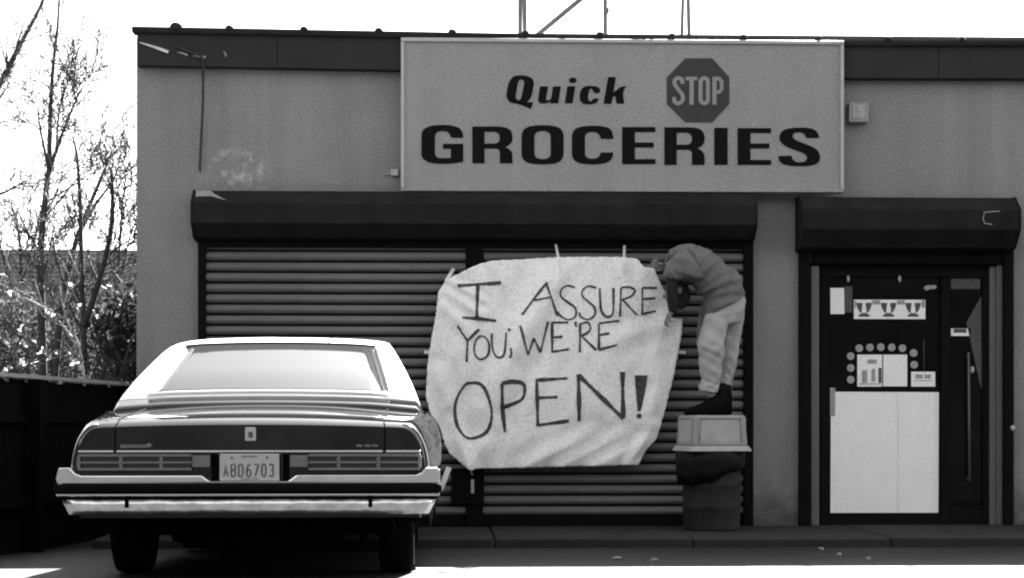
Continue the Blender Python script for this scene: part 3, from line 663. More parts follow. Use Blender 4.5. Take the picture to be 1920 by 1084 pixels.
Bc = lambda X, Y: (1040 + X / 3.188, 500 + Y / 3.188)
rl = random.Random(3)
def brush(lines, wd, name='painted_letter'):
    g = Geo()
    for fn, pts, cl, sm_ in lines:
        pp = [fn(*p) for p in pts]
        if sm_: pp = smooth_line(pp, 6, cl)
        q = []
        for i in range(len(pp) if cl else len(pp) - 1):
            a, b = pp[i], pp[(i + 1) % len(pp)]; n = max(1, int(math.dist(a, b) / 2.2))
            for s in range(n): q.append((a[0] + (b[0] - a[0]) * s / n, a[1] + (b[1] - a[1]) * s / n))
        if not cl: q.append(pp[-1])
        ph = rl.uniform(0, 6); wds = [wd * (1 + 0.22 * math.sin(i * 0.21 + ph) + rl.uniform(-.14, .14)) for i in range(len(q))]
        rb = ribbon(q, wds, cl); vv = []; ff = []
        for a, b in rb:
            for p in (a, ((a[0] + b[0]) / 2, (a[1] + b[1]) / 2), b): X, Z = W(p[0], p[1], YB); vv.append((X, surf(*p) - 0.0055, Z))
        n = len(rb)
        for i in range(n if cl else n - 1):
            k = 3 * i; m_ = 3 * ((i + 1) % n); ff += [(k, m_, m_ + 1, k + 1), (k + 1, m_ + 1, m_ + 2, k + 2)]
        g.add(vv, ff)
    g.build(name, 'ink', ban)
N_, Y_ = False, True
brush([(A, [(120, 115), (250, 106), (380, 98)], N_, N_), (A, [(242, 105), (235, 310)], N_, N_), (A, [(150, 305), (240, 312), (350, 325)], N_, N_)], 5.6)
brush([(A, [(505, 290), (575, 195), (655, 95)], N_, N_), (A, [(650, 105), (690, 220), (718, 295)], N_, N_), (A, [(575, 205), (680, 185)], N_, N_)], 4.2)
brush([(Bc, [(120, 125), (75, 115), (38, 140), (38, 180), (80, 215), (122, 250), (122, 300), (80, 318), (40, 300), (12, 270)], N_, Y_)], 3.6)
brush([(Bc, [(248, 128), (200, 118), (165, 145), (167, 180), (205, 215), (238, 250), (235, 295), (195, 318), (155, 300), (145, 275)], N_, Y_)], 3.6)
brush([(Bc, [(268, 130), (270, 200), (277, 265), (305, 300), (335, 295), (348, 260), (350, 130)], N_, Y_)], 4.2)
brush([(Bc, [(395, 130), (388, 300)], N_, N_), (Bc, [(395, 126), (450, 125), (478, 145), (455, 178), (400, 200)], N_, Y_), (Bc, [(400, 195), (490, 290)], N_, N_)], 3.8)
brush([(Bc, [(522, 130), (522, 288)], N_, N_), (Bc, [(522, 128), (612, 128)], N_, N_), (Bc, [(525, 195), (600, 190)], N_, N_), (Bc, [(522, 285), (605, 265)], N_, N_)], 3.6)
brush([(A, [(120, 355), (180, 445)], N_, N_), (A, [(250, 375), (180, 445)], N_, N_), (A, [(180, 445), (175, 570)], N_, N_)], 4.4)
brush([(A, [(265, 415), (300, 440), (310, 490), (298, 535), (262, 555), (230, 535), (220, 490), (232, 440)], Y_, Y_)], 3.6)
brush([(A, [(325, 400), (328, 480), (345, 530), (370, 545), (395, 530), (405, 480), (410, 395)], N_, Y_)], 4.0)
brush([(A, [(424, 372), (432, 386)], N_, N_), (A, [(435, 488), (441, 520), (430, 548)], N_, Y_)], 4.2)
brush([(A, [(492, 355), (540, 530)], N_, N_), (A, [(540, 530), (575, 430)], N_, N_), (A, [(575, 430), (615, 515)], N_, N_), (A, [(615, 515), (660, 330)], N_, N_)], 4.0)
brush([(A, [(685, 335), (685, 515)], N_, N_), (A, [(685, 335), (780, 335)], N_, N_), (A, [(690, 425), (745, 420)], N_, N_), (A, [(685, 510), (785, 495)], N_, N_)], 4.8)
brush([(Bc, [(122, 330), (126, 362)], N_, N_)], 4.2)
brush([(Bc, [(150, 340), (148, 515)], N_, N_), (Bc, [(150, 345), (195, 335), (212, 370), (190, 400), (152, 415)], N_, Y_), (Bc, [(152, 410), (245, 500)], N_, N_)], 4.2)
brush([(Bc, [(262, 345), (262, 500)], N_, N_), (Bc, [(262, 340), (385, 325)], N_, N_), (Bc, [(265, 410), (325, 400)], N_, N_), (Bc, [(262, 498), (370, 470)], N_, N_)], 4.4)
brush([(A, [(200, 695), (260, 705), (300, 770), (325, 880), (300, 980), (230, 1022), (170, 1018), (120, 950), (105, 850), (125, 770), (165, 710)], Y_, Y_)], 5.4)
brush([(A, [(385, 700), (390, 850), (405, 990)], N_, Y_), (A, [(385, 700), (450, 688), (512, 702), (520, 755), (495, 800), (400, 840)], N_, Y_)], 6.6)
brush([(A, [(592, 675), (600, 955)], N_, N_), (A, [(588, 680), (775, 668)], N_, N_), (A, [(600, 785), (715, 780)], N_, N_), (A, [(600, 948), (785, 922)], N_, N_)], 6.0)
brush([(Bc, [(140, 645), (145, 925)], N_, N_), (Bc, [(140, 650), (410, 910)], N_, N_), (Bc, [(403, 630), (408, 905)], N_, N_)], 7.6)
# the exclamation mark is a filled wedge over a dot
g = Geo()
for row, (xa, xb, yy) in enumerate([]): pass
rows = [(478, 552, 650), (480, 548, 700), (484, 540, 745), (488, 531, 790), (492, 520, 835), (494, 512, 865)]
vv = []; ff = []
for xa, xb, yy in rows:
    for k in range(5):
        p = Bc(xa + (xb - xa) * k / 4, yy); X, Z = W(p[0], p[1], YB); vv.append((X, surf(*p) - 0.0065, Z))
for r_ in range(len(rows) - 1):
    for k in range(4): a = r_ * 5 + k; ff.append((a, a + 5, a + 6, a + 1))
g.add(vv, ff)
p = Bc(503, 893); vv = [];
for k in range(12): q = (p[0] + 5.2 * math.cos(k * math.pi / 6), p[1] + 5 * math.sin(k * math.pi / 6)); X, Z = W(q[0], q[1], YB); vv.append((X, surf(*q) - 0.006, Z))
g.add(vv, [tuple(range(12))[::-1]]); g.build('painted_letter', 'ink', ban)
# tapes and ties holding the sheet up
def strap(pts, wd):
    gg = Geo(); pp = [W(a, b, c) for a, b, c in pts]; rb = ribbon(pp, wd); vv = []
    for (a, b), q in zip(rb, pts): vv += [(a[0], q[2], a[1]), (b[0], q[2], b[1])]
    gg.add(vv, [(2 * i, 2 * i + 1, 2 * i + 3, 2 * i + 2) for i in range(len(rb) - 1)])
    o = gg.build('tie', 'string', ban); s = o.modifiers.new('t', 'SOLIDIFY'); s.thickness = 0.004
strap([(1042, 458, -.09), (1046, 478, -.2), (1048, 495, surf(1048, 495) - .008), (1051, 512, surf(1051, 512) - .008)], 0.022)
strap([(1171, 460, -.09), (1170, 480, -.2), (1171, 495, surf(1171, 495) - .008), (1172, 512, surf(1172, 512) - .008)], 0.022)
strap([(851, 503, -.1), (845, 513, -.2), (836, 528, surf(836, 528) - .008)], 0.030)
strap([(1286, 661, -.12), (1272, 660, -.2), (1258, 660, surf(1258, 660) - .008)], 0.026)
strap([(795, 660, -.12), (803, 660, -.2), (812, 662, surf(812, 662) - .008)], 0.030)
strap([(842, 876, -.25), (834, 898, -.27), (825, 919, -.28)], 0.045)
strap([(886, 892, -.15), (884, 886, -.2), (882, 880, surf(882, 880) - .006)], 0.014)

# ------------------------------------------------------------------ litter bin
YC = -0.58
bcx = WX(1334, YC); zs = SW + 0.001
lidz = WZ(779, YC)
bin_ = thing('litter_bin', (bcx, YC, zs), 'steel barrel bin with black bag and square grey hooded lid', 'bin')
bz = lambda py: WZ(py, YC)
lathe('barrel', [(0.228, zs), (0.236, zs + .012), (0.232, zs + .03), (0.236, zs + .18), (0.243, zs + .195), (0.236, zs + .21), (0.238, zs + .36), (0.245, zs + .375), (0.238, zs + .39), (0.240, zs + .55), (0.24, zs + .6)], bcx, YC, 'barrel', bin_)
# bag folded over the rim, its hem hanging lower on the left
v = []; f = []; sg = 48
for i, (rr_, t) in enumerate(((0.245, 0), (0.283, 0.03), (0.287, 0.3), (0.281, 0.7), (0.268, 1.0), (0.256, 0.98))):
    for k in range(sg):
        th = 2 * math.pi * k / sg; zt_ = bz(846); zl = bz(896 - 15 * math.cos(th) + 3.5 * math.sin(3 * th + 1) + 2 * math.sin(7 * th))
        r_ = rr_ * (1 + 0.018 * math.sin(9 * th + i) + 0.012 * math.sin(17 * th))
        v.append((bcx - 0.01 + r_ * math.cos(th), YC + r_ * math.sin(th), zt_ + (zl - zt_) * t))
    if i:
        for k in range(sg): f.append(((i - 1) * sg + k, (i - 1) * sg + (k + 1) % sg, i * sg + (k + 1) % sg, i * sg + k))
f.append(tuple(range(sg)))
mesh('bin_bag', v, f, 'bag', bin_, True)
# square hooded lid, turned a little so that its left side shows
la = R(10); hz0, hz1 = bz(846), lidz
def rot(x, y): return (bcx + x * math.cos(la) - y * math.sin(la), YC + x * math.sin(la) + y * math.cos(la))
def frustum(name, h0, h1, z0, z1, m, par, bev=0.012):
    vv = [(*rot(sx_ * h0, sy_ * h0), z0) for sx_, sy_ in ((-1, -1), (1, -1), (1, 1), (-1, 1))] + [(*rot(sx_ * h1, sy_ * h1), z1) for sx_, sy_ in ((-1, -1), (1, -1), (1, 1), (-1, 1))]
    o = mesh(name, vv, [(3, 2, 1, 0), (4, 5, 6, 7), (0, 1, 5, 4), (1, 2, 6, 5), (2, 3, 7, 6), (3, 0, 4, 7)], m, par); return bevel(o, bev, 3)
lid = frustum('lid', 0.232, 0.216, hz0 + 0.045, hz1, 'lid', bin_)
frustum('lid_flange', 0.262, 0.240, hz0, hz0 + 0.044, 'lidpanel', lid, 0.008)
for ang in range(4):
    c, s = math.cos(ang * math.pi / 2), math.sin(ang * math.pi / 2)
    def q(x, y, z): X, Y = rot(x * c - y * s, x * s + y * c); return (X, Y, z)
    z0, z1 = hz0 + 0.075, hz1 - 0.035
    vv = [q(-.165, -.231, z0), (q(.165, -.231, z0)), q(.165, -.226, z1), q(-.165, -.226, z1), q(-.165, -.21, z0), q(.165, -.21, z0), q(.165, -.205, z1), q(-.165, -.205, z1)]
    bevel(mesh('flap', vv, [(0, 1, 2, 3), (7, 6, 5, 4), (0, 4, 5, 1), (1, 5, 6, 2), (2, 6, 7, 3), (3, 7, 4, 0)], 'lidpanel', lid), 0.004)
    g = Geo()
    zr0, zr1 = z0 - .012, z1 + .012
    for a, b in (((-.18, zr0), (.18, zr0)), ((.18, zr0), (.18, zr1)), ((.18, zr1), (-.18, zr1)), ((-.18, zr1), (-.18, zr0))):
        vt, ft = tube_geo([q(a[0], -.2265, a[1]), q(b[0], -.2265, b[1])], 0.007, 5); g.add(vt, ft)
    g.build('flap_rim', 'lid', lid, True)

# ------------------------------------------------------------------ person on the bin
YQ = -0.52
def pt(px, py, y=YQ): X, Z = W(px, py, y); return Vector((X, y, Z))
def skin_obj(name, nodes, edges, m, parent=None, sub=2, root=0):
    o0 = origin(parent) if parent else Vector((0, 0, 0))
    me = bpy.data.meshes.new(name); me.from_pydata([tuple(Vector(n[0]) - o0) for n in nodes], edges, []); me.update()
    me.materials.append(M[m]); o = bpy.data.objects.new(name, me); COL.objects.link(o)
    if parent: o.parent = parent; ORI[o.name] = o0
    sk = o.modifiers.new('skin', 'SKIN'); sk.use_smooth_shade = True
    for i, n in enumerate(nodes):
        d = me.skin_vertices[0].data[i]; r = n[1]; d.radius = r if isinstance(r, tuple) else (r, r); d.use_root = (i == root)
    sb = o.modifiers.new('sub', 'SUBSURF'); sb.levels = sub; sb.render_levels = sub
    return o
YN, YF = YQ - 0.10, YQ + 0.10       # near side / far side of the body
hip = pt(1366, 556); waist = pt(1345, 528); chest = pt(1314, 502); neck = pt(1288, 492); 
nh, nk, na = pt(1352, 578, YN), pt(1333, 655, YN - .02), pt(1337, 738, YN)
fh, fk, fa = pt(1376, 578, YF), pt(1376, 650, YF), pt(1364, 730, YF)
nS, nE, nW = pt(1292, 489, YN - .07), pt(1256, 527, YN - .10), pt(1262, 586, YN - 0.06)
fS, fE, fW = pt(1285, 484, YF + .06), pt(1262, 492, YF + .06), pt(1244, 499, YF - 0.08)
headc = pt(1271, 545, YQ)
bodyn = [(hip, .10), (waist, .10), (chest, .105), (neck, .062), (pt(1279, 515), .052), (headc, (.085, .095)), (pt(1265, 568), .075),
         (nS, .06), (nE, .042), (nW, .028), (fS, .06), (fE, .042), (fW, .028),
         (nh, .075), (nk, .052), (na, .04), (pt(1335, 770, YN), .04), (pt(1305, 776, YN), .03), (fh, .075), (fk, .05), (fa, .036), (pt(1362, 768, YF), .04), (pt(1335, 774, YF), .03)]
bodye = [(0, 1), (1, 2), (2, 3), (3, 4), (4, 5), (5, 6), (2, 7), (7, 8), (8, 9), (2, 10), (10, 11), (11, 12), (0, 13), (13, 14), (14, 15), (15, 16), (16, 17), (0, 18), (18, 19), (19, 20), (20, 21), (21, 22)]
feet = Vector((WX(1335, YQ), YQ, lidz))
per = thing('person', feet, 'person in jacket and pale trousers bending over to hold the banner edge', 'person')
skin_obj('body', bodyn, bodye, 'skin', per)
def loft(name, secs, m, wr=0.012, seed=0, sg=24, sub=4, par=None):
    """cross-sections given as (edge A px, edge B px, lateral centre y, lateral half-depth); ellipse rings with cloth wrinkles"""
    ph = random.Random(seed); ph = [ph.uniform(0, 6.28) for _ in range(8)]
    S_l = smooth_line([(a[0], a[1], b[0], b[1], y, hd) for a, b, y, hd in secs], sub)
    v = []; f = []
    for i, (ax_, ay_, bx_, by_, y, hd) in enumerate(S_l):
        A_ = pt(ax_, ay_, y); B_l = pt(bx_, by_, y); c = (A_ + B_l) / 2; e = (A_ - B_l) / 2; el = e.length; eu = e / el; s_ = i / sub
        for k in range(sg):
            th = 2 * math.pi * k / sg; c2 = math.copysign(abs(math.cos(th)) ** .85, math.cos(th)); s2 = math.copysign(abs(math.sin(th)) ** .85, math.sin(th))
            d = wr * (math.sin(s_ * 3.1 + 2 * th + ph[0]) * math.sin(th * 3 + ph[1] + s_ * .7) + .6 * math.sin(s_ * 6.3 - 1.7 * th * 2 + ph[2]) + .4 * math.sin(5 * th + ph[3] + s_ * 2.2))
            v.append(c + eu * (el + d * .6) * c2 + Vector((0, -1, 0)) * (hd + d) * s2)
        if i:
            for k in range(sg): f.append(((i - 1) * sg + k, (i - 1) * sg + (k + 1) % sg, i * sg + (k + 1) % sg, i * sg + k))
    f += [tuple(range(sg))[::-1], tuple(range((len(S_l) - 1) * sg, len(S_l) * sg))]
    o = mesh(name, v, f, m, par or per, True); sb = o.modifiers.new('sub', 'SUBSURF'); sb.levels = 1; sb.render_levels = 1
    return o
# jacket: back arched over, near sleeve ending below the elbow, far sleeve reaching up to the corner of the sheet
jk = loft('jacket', [((1397, 558), (1320, 597), YQ, .20), ((1395, 540), (1319, 574), YQ, .215), ((1385, 518), (1319, 560), YQ, .215), ((1366, 498), (1312, 552), YQ, .22), ((1345, 481), (1304, 542), YQ, .225), ((1321, 467), (1294, 530), YQ, .225), ((1299, 460), (1278, 518), YQ, .20), ((1280, 460), (1264, 506), YQ, .15), ((1266, 466), (1256, 496), YQ, .08)], 'jacket', .021, 1)
loft('sleeve', [((1288, 466), (1322, 524), YN - .06, .09), ((1270, 472), (1300, 524), YN - .10, .095), ((1254, 487), (1282, 524), YN - .11, .09), ((1245, 508), (1274, 525), YN - .11, .08), ((1244, 520), (1270, 528), YN - .10, .07)], 'jacket', .015, 2, 18, 4, jk)
loft('shade_sleeve', [((1249, 512), (1270, 520), YN - .10, .055), ((1249, 545), (1270, 545), YN - .10, .05), ((1251, 570), (1270, 572), YN - .08, .046), ((1254, 586), (1269, 588), YN - .07, .04)], 'hair', .005, 3, 14, 3)  # black sleeve added to carry the shade on the forearm
loft('sleeve', [((1292, 463), (1276, 500), YF + .05, .085), ((1270, 464), (1262, 500), YF + .07, .08), ((1254, 476), (1254, 504), YF + .03, .065), ((1246, 488), (1248, 507), YF - .03, .05)], 'jacket', .008, 4, 16, 4, jk)
loft('collar', [((1306, 461), (1290, 492), YQ - .02, .15), ((1285, 457), (1272, 488), YQ - .03, .14), ((1264, 463), (1262, 486), YQ - .04, .11), ((1253, 472), (1256, 488), YQ - .05, .07)], 'jacket', .012, 5, 18, 4, jk)
# open jacket front hanging down in front of the thighs
loft('jacket_front', [((1352, 556), (1318, 560), YF + .02, .05), ((1340, 580), (1313, 576), YF + .03, .05), ((1330, 605), (1309, 600), YF + .04, .045), ((1322, 628), (1306, 624), YF + .05, .04), ((1316, 650), (1306, 648), YF + .05, .03)], 'jacket', .008, 6, 14, 4, jk)
# loose trousers with creased knees and turned-up cuffs
tr = loft('trousers', [((1327, 566), (1392, 548), YQ, .17), ((1324, 585), (1397, 562), YQ, .185), ((1319, 604), (1396, 584), YQ, .19), ((1322, 620), (1390, 606), YQ, .16)], 'trousers', .008, 7)
loft('trouser_leg', [((1322, 588), (1380, 582), YN + .01, .11), ((1316, 612), (1366, 608), YN, .115), ((1309, 640), (1359, 640), YN - .015, .112), ((1308, 655), (1358, 660), YN - .02, .112), ((1311, 672), (1355, 676), YN - .015, .102), ((1312, 695), (1353, 698), YN, .10), ((1315, 713), (1349, 716), YN, .088), ((1311, 722), (1349, 725), YN, .095), ((1312, 735), (1345, 738), YN, .09)], 'trousers', .011, 8, 22, 4, tr)
loft('trouser_leg', [((1338, 590), (1397, 572), YF - .01, .11), ((1346, 618), (1392, 612), YF, .105), ((1350, 645), (1387, 646), YF, .10), ((1350, 668), (1383, 672), YF, .095), ((1351, 692), (1377, 696), YF, .085), ((1350, 708), (1372, 711), YF, .08), ((1349, 721), (1370, 724), YF, .08)], 'trousers', .010, 9, 20, 4, tr)
def boot(px, py, yy, dl):
    # ankle shaft, heel and long toe pointing left
    hl = pt(px, py, yy)
    zb_ = lidz + 0.002
    secs = [(-0.02, 0.07, 0.0, 0.17), (0.05, 0.072, 0.0, 0.20), (-0.06, 0.062, 0.0, 0.15), (-0.12, 0.058, 0.0, 0.10), (-0.18, 0.056, 0.0, 0.078), (-0.235, 0.046, 0.0, 0.058), (-0.262, 0.026, 0.004, 0.04)]
    order = sorted(secs, key=lambda s_: -s_[0]); order = [(0.085, 0.045, 0.006, 0.19)] + order
    v = []; f = []; sg_ = 12
    for i, (dx_, hw, z0_, z1_) in enumerate(order):
        for k in range(sg_):
            th = 2 * math.pi * k / sg_; c_, s_ = math.cos(th), math.sin(th)
            c2 = math.copysign(abs(c_) ** 0.6, c_); s2 = math.copysign(abs(s_) ** 0.6, s_)
            v.append((hl.x + dx_, yy + hw * c2, zb_ + (z0_ + z1_) / 2 + (z1_ - z0_) / 2 * s2))
        if i:
            for k in range(sg_): f.append(((i - 1) * sg_ + k, (i - 1) * sg_ + (k + 1) % sg_, i * sg_ + (k + 1) % sg_, i * sg_ + k))
    f += [tuple(range(sg_)), tuple(range((len(order) - 1) * sg_, len(order) * sg_))[::-1]]
    o = mesh('boot', v, f, 'shoe', per, True)
    tb = tube('boot_shaft', [(hl.x + .03, yy, zb_ + .12), (hl.x + .025, yy, zb_ + .26)], [.062, .06], 'shoe', o, 12)
boot(1343, 760, YN + 0.01, 0); boot(1352, 756, YF - 0.02, 0)
# head hanging down, hair falling forward, ear and face in profile towards the sheet
v, f = blob(headc.x - .012, YQ, headc.z - .01, .088, .085, .115, 8, 9, 16, 0.015); mesh('hair', [(p[0] + .018, p[1], p[2] + .016) for p in v], f, 'hair', per, True)
skin_obj('hair_fringe', [(headc + Vector((.03, 0, .03)), .085), (headc + Vector((.045, -.005, -.05)), .075), (headc + Vector((.03, -.01, -.11)), .055), (headc + Vector((-.01, -.01, -.15)), .035)], [(0, 1), (1, 2), (2, 3)], 'hair', per)
v, f = blob(headc.x - .058, YQ, headc.z - .035, .05, .062, .085, 9, 8, 12, 0.02); mesh('face', v, f, 'skin', per, True)
v, f = blob(headc.x - .108, YQ, headc.z - .045, .018, .014, .024, 10, 6, 8, 0.02); mesh('nose', v, f, 'skin', per, True)
v, f = blob(headc.x + .005, YQ - .088, headc.z - .005, .018, .010, .03, 11, 6, 8, 0.02); mesh('ear', v, f, 'skin', per, True)
def hand(wr, dirv, side, name='hand'):
    """palm and five curled fingers; dirv points from wrist to knuckles, side across the palm"""
    d = dirv.normalized(); s_ = side.normalized(); nrm = d.cross(s_).normalized()
    palm = wr + d * 0.045
    o = skin_obj(name, [(wr - d * .02, .026), (wr + d * .02, (.036, .022)), (wr + d * .055, (.040, .020)), (wr + d * .082, (.038, .017))], [(0, 1), (1, 2), (2, 3)], 'skin', per)
    for k, (off, ln) in enumerate(((-.030, .066), (-.010, .076), (.010, .071), (.028, .056))):
        b = wr + d * .078 + s_ * off
        skin_obj('finger', [(b - d * .01, .010), (b + d * ln * .42, .0095), (b + d * ln * .66 + nrm * ln * .30, .0088), (b + d * ln * .52 + nrm * ln * .62, .0078)], [(0, 1), (1, 2), (2, 3)], 'skin', o, 1)
    b = wr + d * .03 - s_ * .034
    skin_obj('thumb', [(b, .012), (b + d * .03 - s_ * .02 + nrm * .012, .011), (b + d * .058 - s_ * .014 + nrm * .028, .0095)], [(0, 1), (1, 2)], 'skin', o, 1)
hand(pt(1261, 583, YN - .07), Vector((-.55, .25, -.8)), Vector((.1, 1, .2)))
hand(pt(1248, 498, YF - .05), Vector((-.9, -.55, .15)), Vector((.1, .2, 1)))

# ------------------------------------------------------------------ parked car (built in its own axes: y forward, rear bumper at 0)
car = thing('parked_car', (-1.03, -6.0, 0.0), 'dark two-door sedan with pale roof and chrome bumper parked nose to the shop', 'car', rot=(R(-0.8), 0, R(0.9)), local=True)
def lerp_tab(tab, y):
    if y <= tab[0][0]: return tab[0][1:]
    for a, b in zip(tab, tab[1:]):
        if y <= b[0]:
            t = (y - a[0]) / (b[0] - a[0]); t = t * t * (3 - 2 * t) if False else t
            return tuple(p + (q - p) * t for p, q in zip(a[1:], b[1:]))
    return tab[-1][1:]
BT = [(0.10, .905, .765, .828, .842), (0.13, .922, .788, .845, .860), (0.20, .932, .808, .862, .884), (0.30, .943, .822, .872, .898), (0.6, .968, .845, .895, .930), (1.05, 1.0, .875, .925, .970), (1.5, .998, .88, .945, .995), (2.5, .965, .86, .95, 1.0), (3.6, .965, .86, .95, 1.0), (4.2, .97, .85, .93, .985), (5.0, .945, .80, .88, .93), (5.25, .90, .74, .82, .86), (5.32, .84, .68, .76, .79)]
AX1, AX2, RW = 1.08, 4.02, 0.335
ysn = sorted(set([0.10, 0.13, 0.165, 0.20, 0.25, 0.30, 0.4, 0.5, 0.6] + [AX1 + 0.43 * math.cos(math.pi * k / 12) for k in range(13)] + [1.6, 1.8, 2.1, 2.5, 2.9, 3.3] + [AX2 + 0.43 * math.cos(math.pi * k / 12) for k in range(13)] + [4.6, 4.8, 5.0, 5.15, 5.25, 5.32]))
NPf = 22
v = []; f = []
for y in ysn:
    Wm, Ws, Zs, Zc = lerp_tab(BT, y)
    zb_ = 0.27 if 0.5 < y < 4.6 else (0.36 if y <= 0.5 else 0.33)
    for ax in (AX1, AX2):
        if abs(y - ax) < 0.43: zb_ = max(zb_, RW + math.sqrt(max(0, 0.43 ** 2 - (y - ax) ** 2)) * 0.90)
    pr = [(Wm * .965, zb_), (Wm * .985, zb_ + (.60 - zb_) * .35), (Wm * .998, zb_ + (.60 - zb_) * .7), (Wm, max(.60, zb_ + .02))]
    z0_ = max(.60, zb_ + .02)
    for k in range(1, 9):
        th = math.pi / 2 * k / 8; pr.append((Ws + (Wm - Ws) * math.cos(th) ** 0.9, z0_ + (Zs - z0_) * math.sin(th) ** 1.05))
    for k in range(1, NPf - 11):
        t = k / (NPf - 12); pr.append((Ws * (1 - t), Zs + (Zc - Zs) * (1 - (1 - t) ** 2.2)))
    for x_, z_ in pr: v.append((x_, y, z_))
    for x_, z_ in pr[:-1][::-1]: v.append((-x_, y, z_))
n = len(v) // len(ysn)
for i in range(len(ysn) - 1):
    for k in range(n - 1): f.append((i * n + k, (i + 1) * n + k, (i + 1) * n + k + 1, i * n + k + 1))
h = n // 2
def capstrip(base, flip):
    for k in range(h):
        a, b, c, d = base + k, base + k + 1, base + n - 2 - k, base + n - 1 - k
        q = (a, b, c, d) if b != c else (a, b, d)
        f.append(q[::-1] if flip else q)
capstrip(0, False); capstrip((len(ysn) - 1) * n, True)
body = mesh('body', v, f, 'paint', car, True)
for p_ in list(body.data.polygons)[-2 * h:]: p_.use_smooth = False
wn = body.modifiers.new('edge', 'EDGE_SPLIT'); wn.split_angle = R(38)
# trunk lid seams
def seam(pts, name='panel_seam'):
    vv, ff = tube_geo(pts, 0.004, 5); mesh(name, vv, ff, 'under', body, True)
def surfz(x, y):
    Wm, Ws, Zs, Zc = lerp_tab(BT, y); t = 1 - abs(x) / Ws; return Zs + (Zc - Zs) * (1 - (1 - t) ** 2.2)
for s in (-1, 1):
    pts = [(s * .695, 0.098, .705), (s * .695, 0.098, .80), (s * .695, .105, surfz(.695, .105))] + [(s * .69, yy, surfz(.69, yy) + .0005) for yy in (.13, .165, .2, .25, .3, .4, .5, .6, .8, 1.0, 1.15)]
    seam(pts)
seam([(x_, 1.15, surfz(abs(x_), 1.15) + .0005) for x_ in [-.69 + 1.38 * k / 14 for k in range(15)]])
# greenhouse: sections along y
GT = [(1.06, .925, .895, .87), (1.18, .998, .885, .86), (1.30, 1.052, .868, .845), (1.5, 1.140, .835, .80), (1.75, 1.238, .79, .755), (2.0, 1.335, .74, .705), (2.15, 1.378, .715, .68), (2.3, 1.402, .70, .665), (2.55, 1.425, .69, .655), (2.85, 1.43, .685, .65), (3.05, 1.412, .685, .65), (3.2, 1.365, .70, .665), (3.45, 1.19, .75, .715), (3.75, 0.985, .80, .77)]
gy = [1.06, 1.12, 1.18, 1.24, 1.30, 1.4, 1.5, 1.62, 1.75, 1.88, 2.0, 2.08, 2.15, 2.22, 2.3, 2.42, 2.55, 2.7, 2.85, 2.95, 3.05, 3.12, 3.2, 3.32, 3.45, 3.6, 3.75]
NC = 12
rows = []
def xg(y): t = max(0, min(1, (y - 1.30) / .78)); return .70 + (.60 - .70) * t
for y in gy:
    Zr, xe, xt = lerp_tab(GT, y)
    zbl = 0.93; xb = min(.90, max(.875, xe))
    side = [(xb, zbl), (xb + (xe - xb) * .12, zbl + (Zr - .05 - zbl) * .12), (xb + (xe - xb) * .86, zbl + (Zr - .05 - zbl) * .86), (xe - .004, Zr - .04), (xe - .018, Zr - .018), (xt - .01, Zr - .008)]
    g_ = min(xg(y), xt - .03); crown = .022
    topp = [(g_, Zr + crown * (1 - (g_ / xt) ** 2) - .004)] + [(g_ * (1 - k / 6), Zr + crown * (1 - (g_ * (1 - k / 6) / xt) ** 2)) for k in range(1, 7)]
    half = side + topp
    rows.append([(x_, y, z_) for x_, z_ in half] + [(-x_, y, z_) for x_, z_ in half[:-1][::-1]])
nn = len(rows[0]); nside = 6; hn = len(side) + len(topp)
V = [p for r_ in rows for p in r_]
shell, rear, wind, sideL, sideR, tulip = [], [], [], [], [], []
for i in range(len(gy) - 1):
    y0_, y1_ = gy[i], gy[i + 1]
    for k in range(nn - 1):
        q = (i * nn + k, (i + 1) * nn + k, (i + 1) * nn + k + 1, i * nn + k + 1)
        in_glass = nside <= k < nn - 1 - nside
        if in_glass and 1.24 - 1e-6 <= y0_ and y1_ <= 2.08 + 1e-6: rear.append(q)
        elif y1_ <= 1.18 + 1e-6: tulip.append(q)  # pale band left between this and the window imitates a sun reflection
        elif in_glass and y0_ >= 3.2 - 1e-6 and y1_ <= 3.75: wind.append(q)
        elif k == 1 and y0_ >= 2.0 and y1_ <= 3.33: sideR.append(q)
        elif k == nn - 3 and y0_ >= 2.0 and y1_ <= 3.33: sideL.append(q)
        else: shell.append(q)
def part_faces(name, faces, m, parent, off=0.0, solid=0.0):
    used = sorted({i for q in faces for i in q}); mp = {a: b for b, a in enumerate(used)}
    o = mesh(name, [V[i] for i in used], [tuple(mp[i] for i in q) for q in faces], m, parent, True)
    if solid: s_ = o.modifiers.new('t', 'SOLIDIFY'); s_.thickness = solid; s_.offset = off
    return o
roof = part_faces('roof', shell, 'roofpaint', car, -1, 0.03)
part_faces('deck_panel', tulip, 'paint', car, -1, 0.02)
rw = part_faces('rear_window', rear, 'carglass', car, -1, 0.006)
ws = part_faces('windshield', wind, 'carglass', car, -1, 0.006)
part_faces('side_window', sideL, 'carglass', car, -1, 0.006); part_faces('side_window', sideR, 'carglass', car, -1, 0.006)
def edge_strip(name, idx, r, m, par):
    pts = [Vector(V[i]) for i in idx]; return tube(name, pts, r, m, par, 6)
i0, i1 = gy.index(1.24), gy.index(2.08)
edge_strip('window_trim', [i1 * nn + k for k in range(nside, nn - nside)], 0.009, 'rubber', rw)
edge_strip('window_trim', [i0 * nn + k for k in range(nside, nn - nside)], 0.016, 'chrome', rw)
for k in (nside, nn - 1 - nside): edge_strip('window_trim', [i * nn + k for i in range(i0, i1 + 1)], 0.009, 'roofpaint', rw)
seam([Vector(V[i * nn + nside + 3]) + Vector((0, 0, .001)) for i in range(gy.index(2.08), gy.index(2.7) + 1)], 'roof_seam')
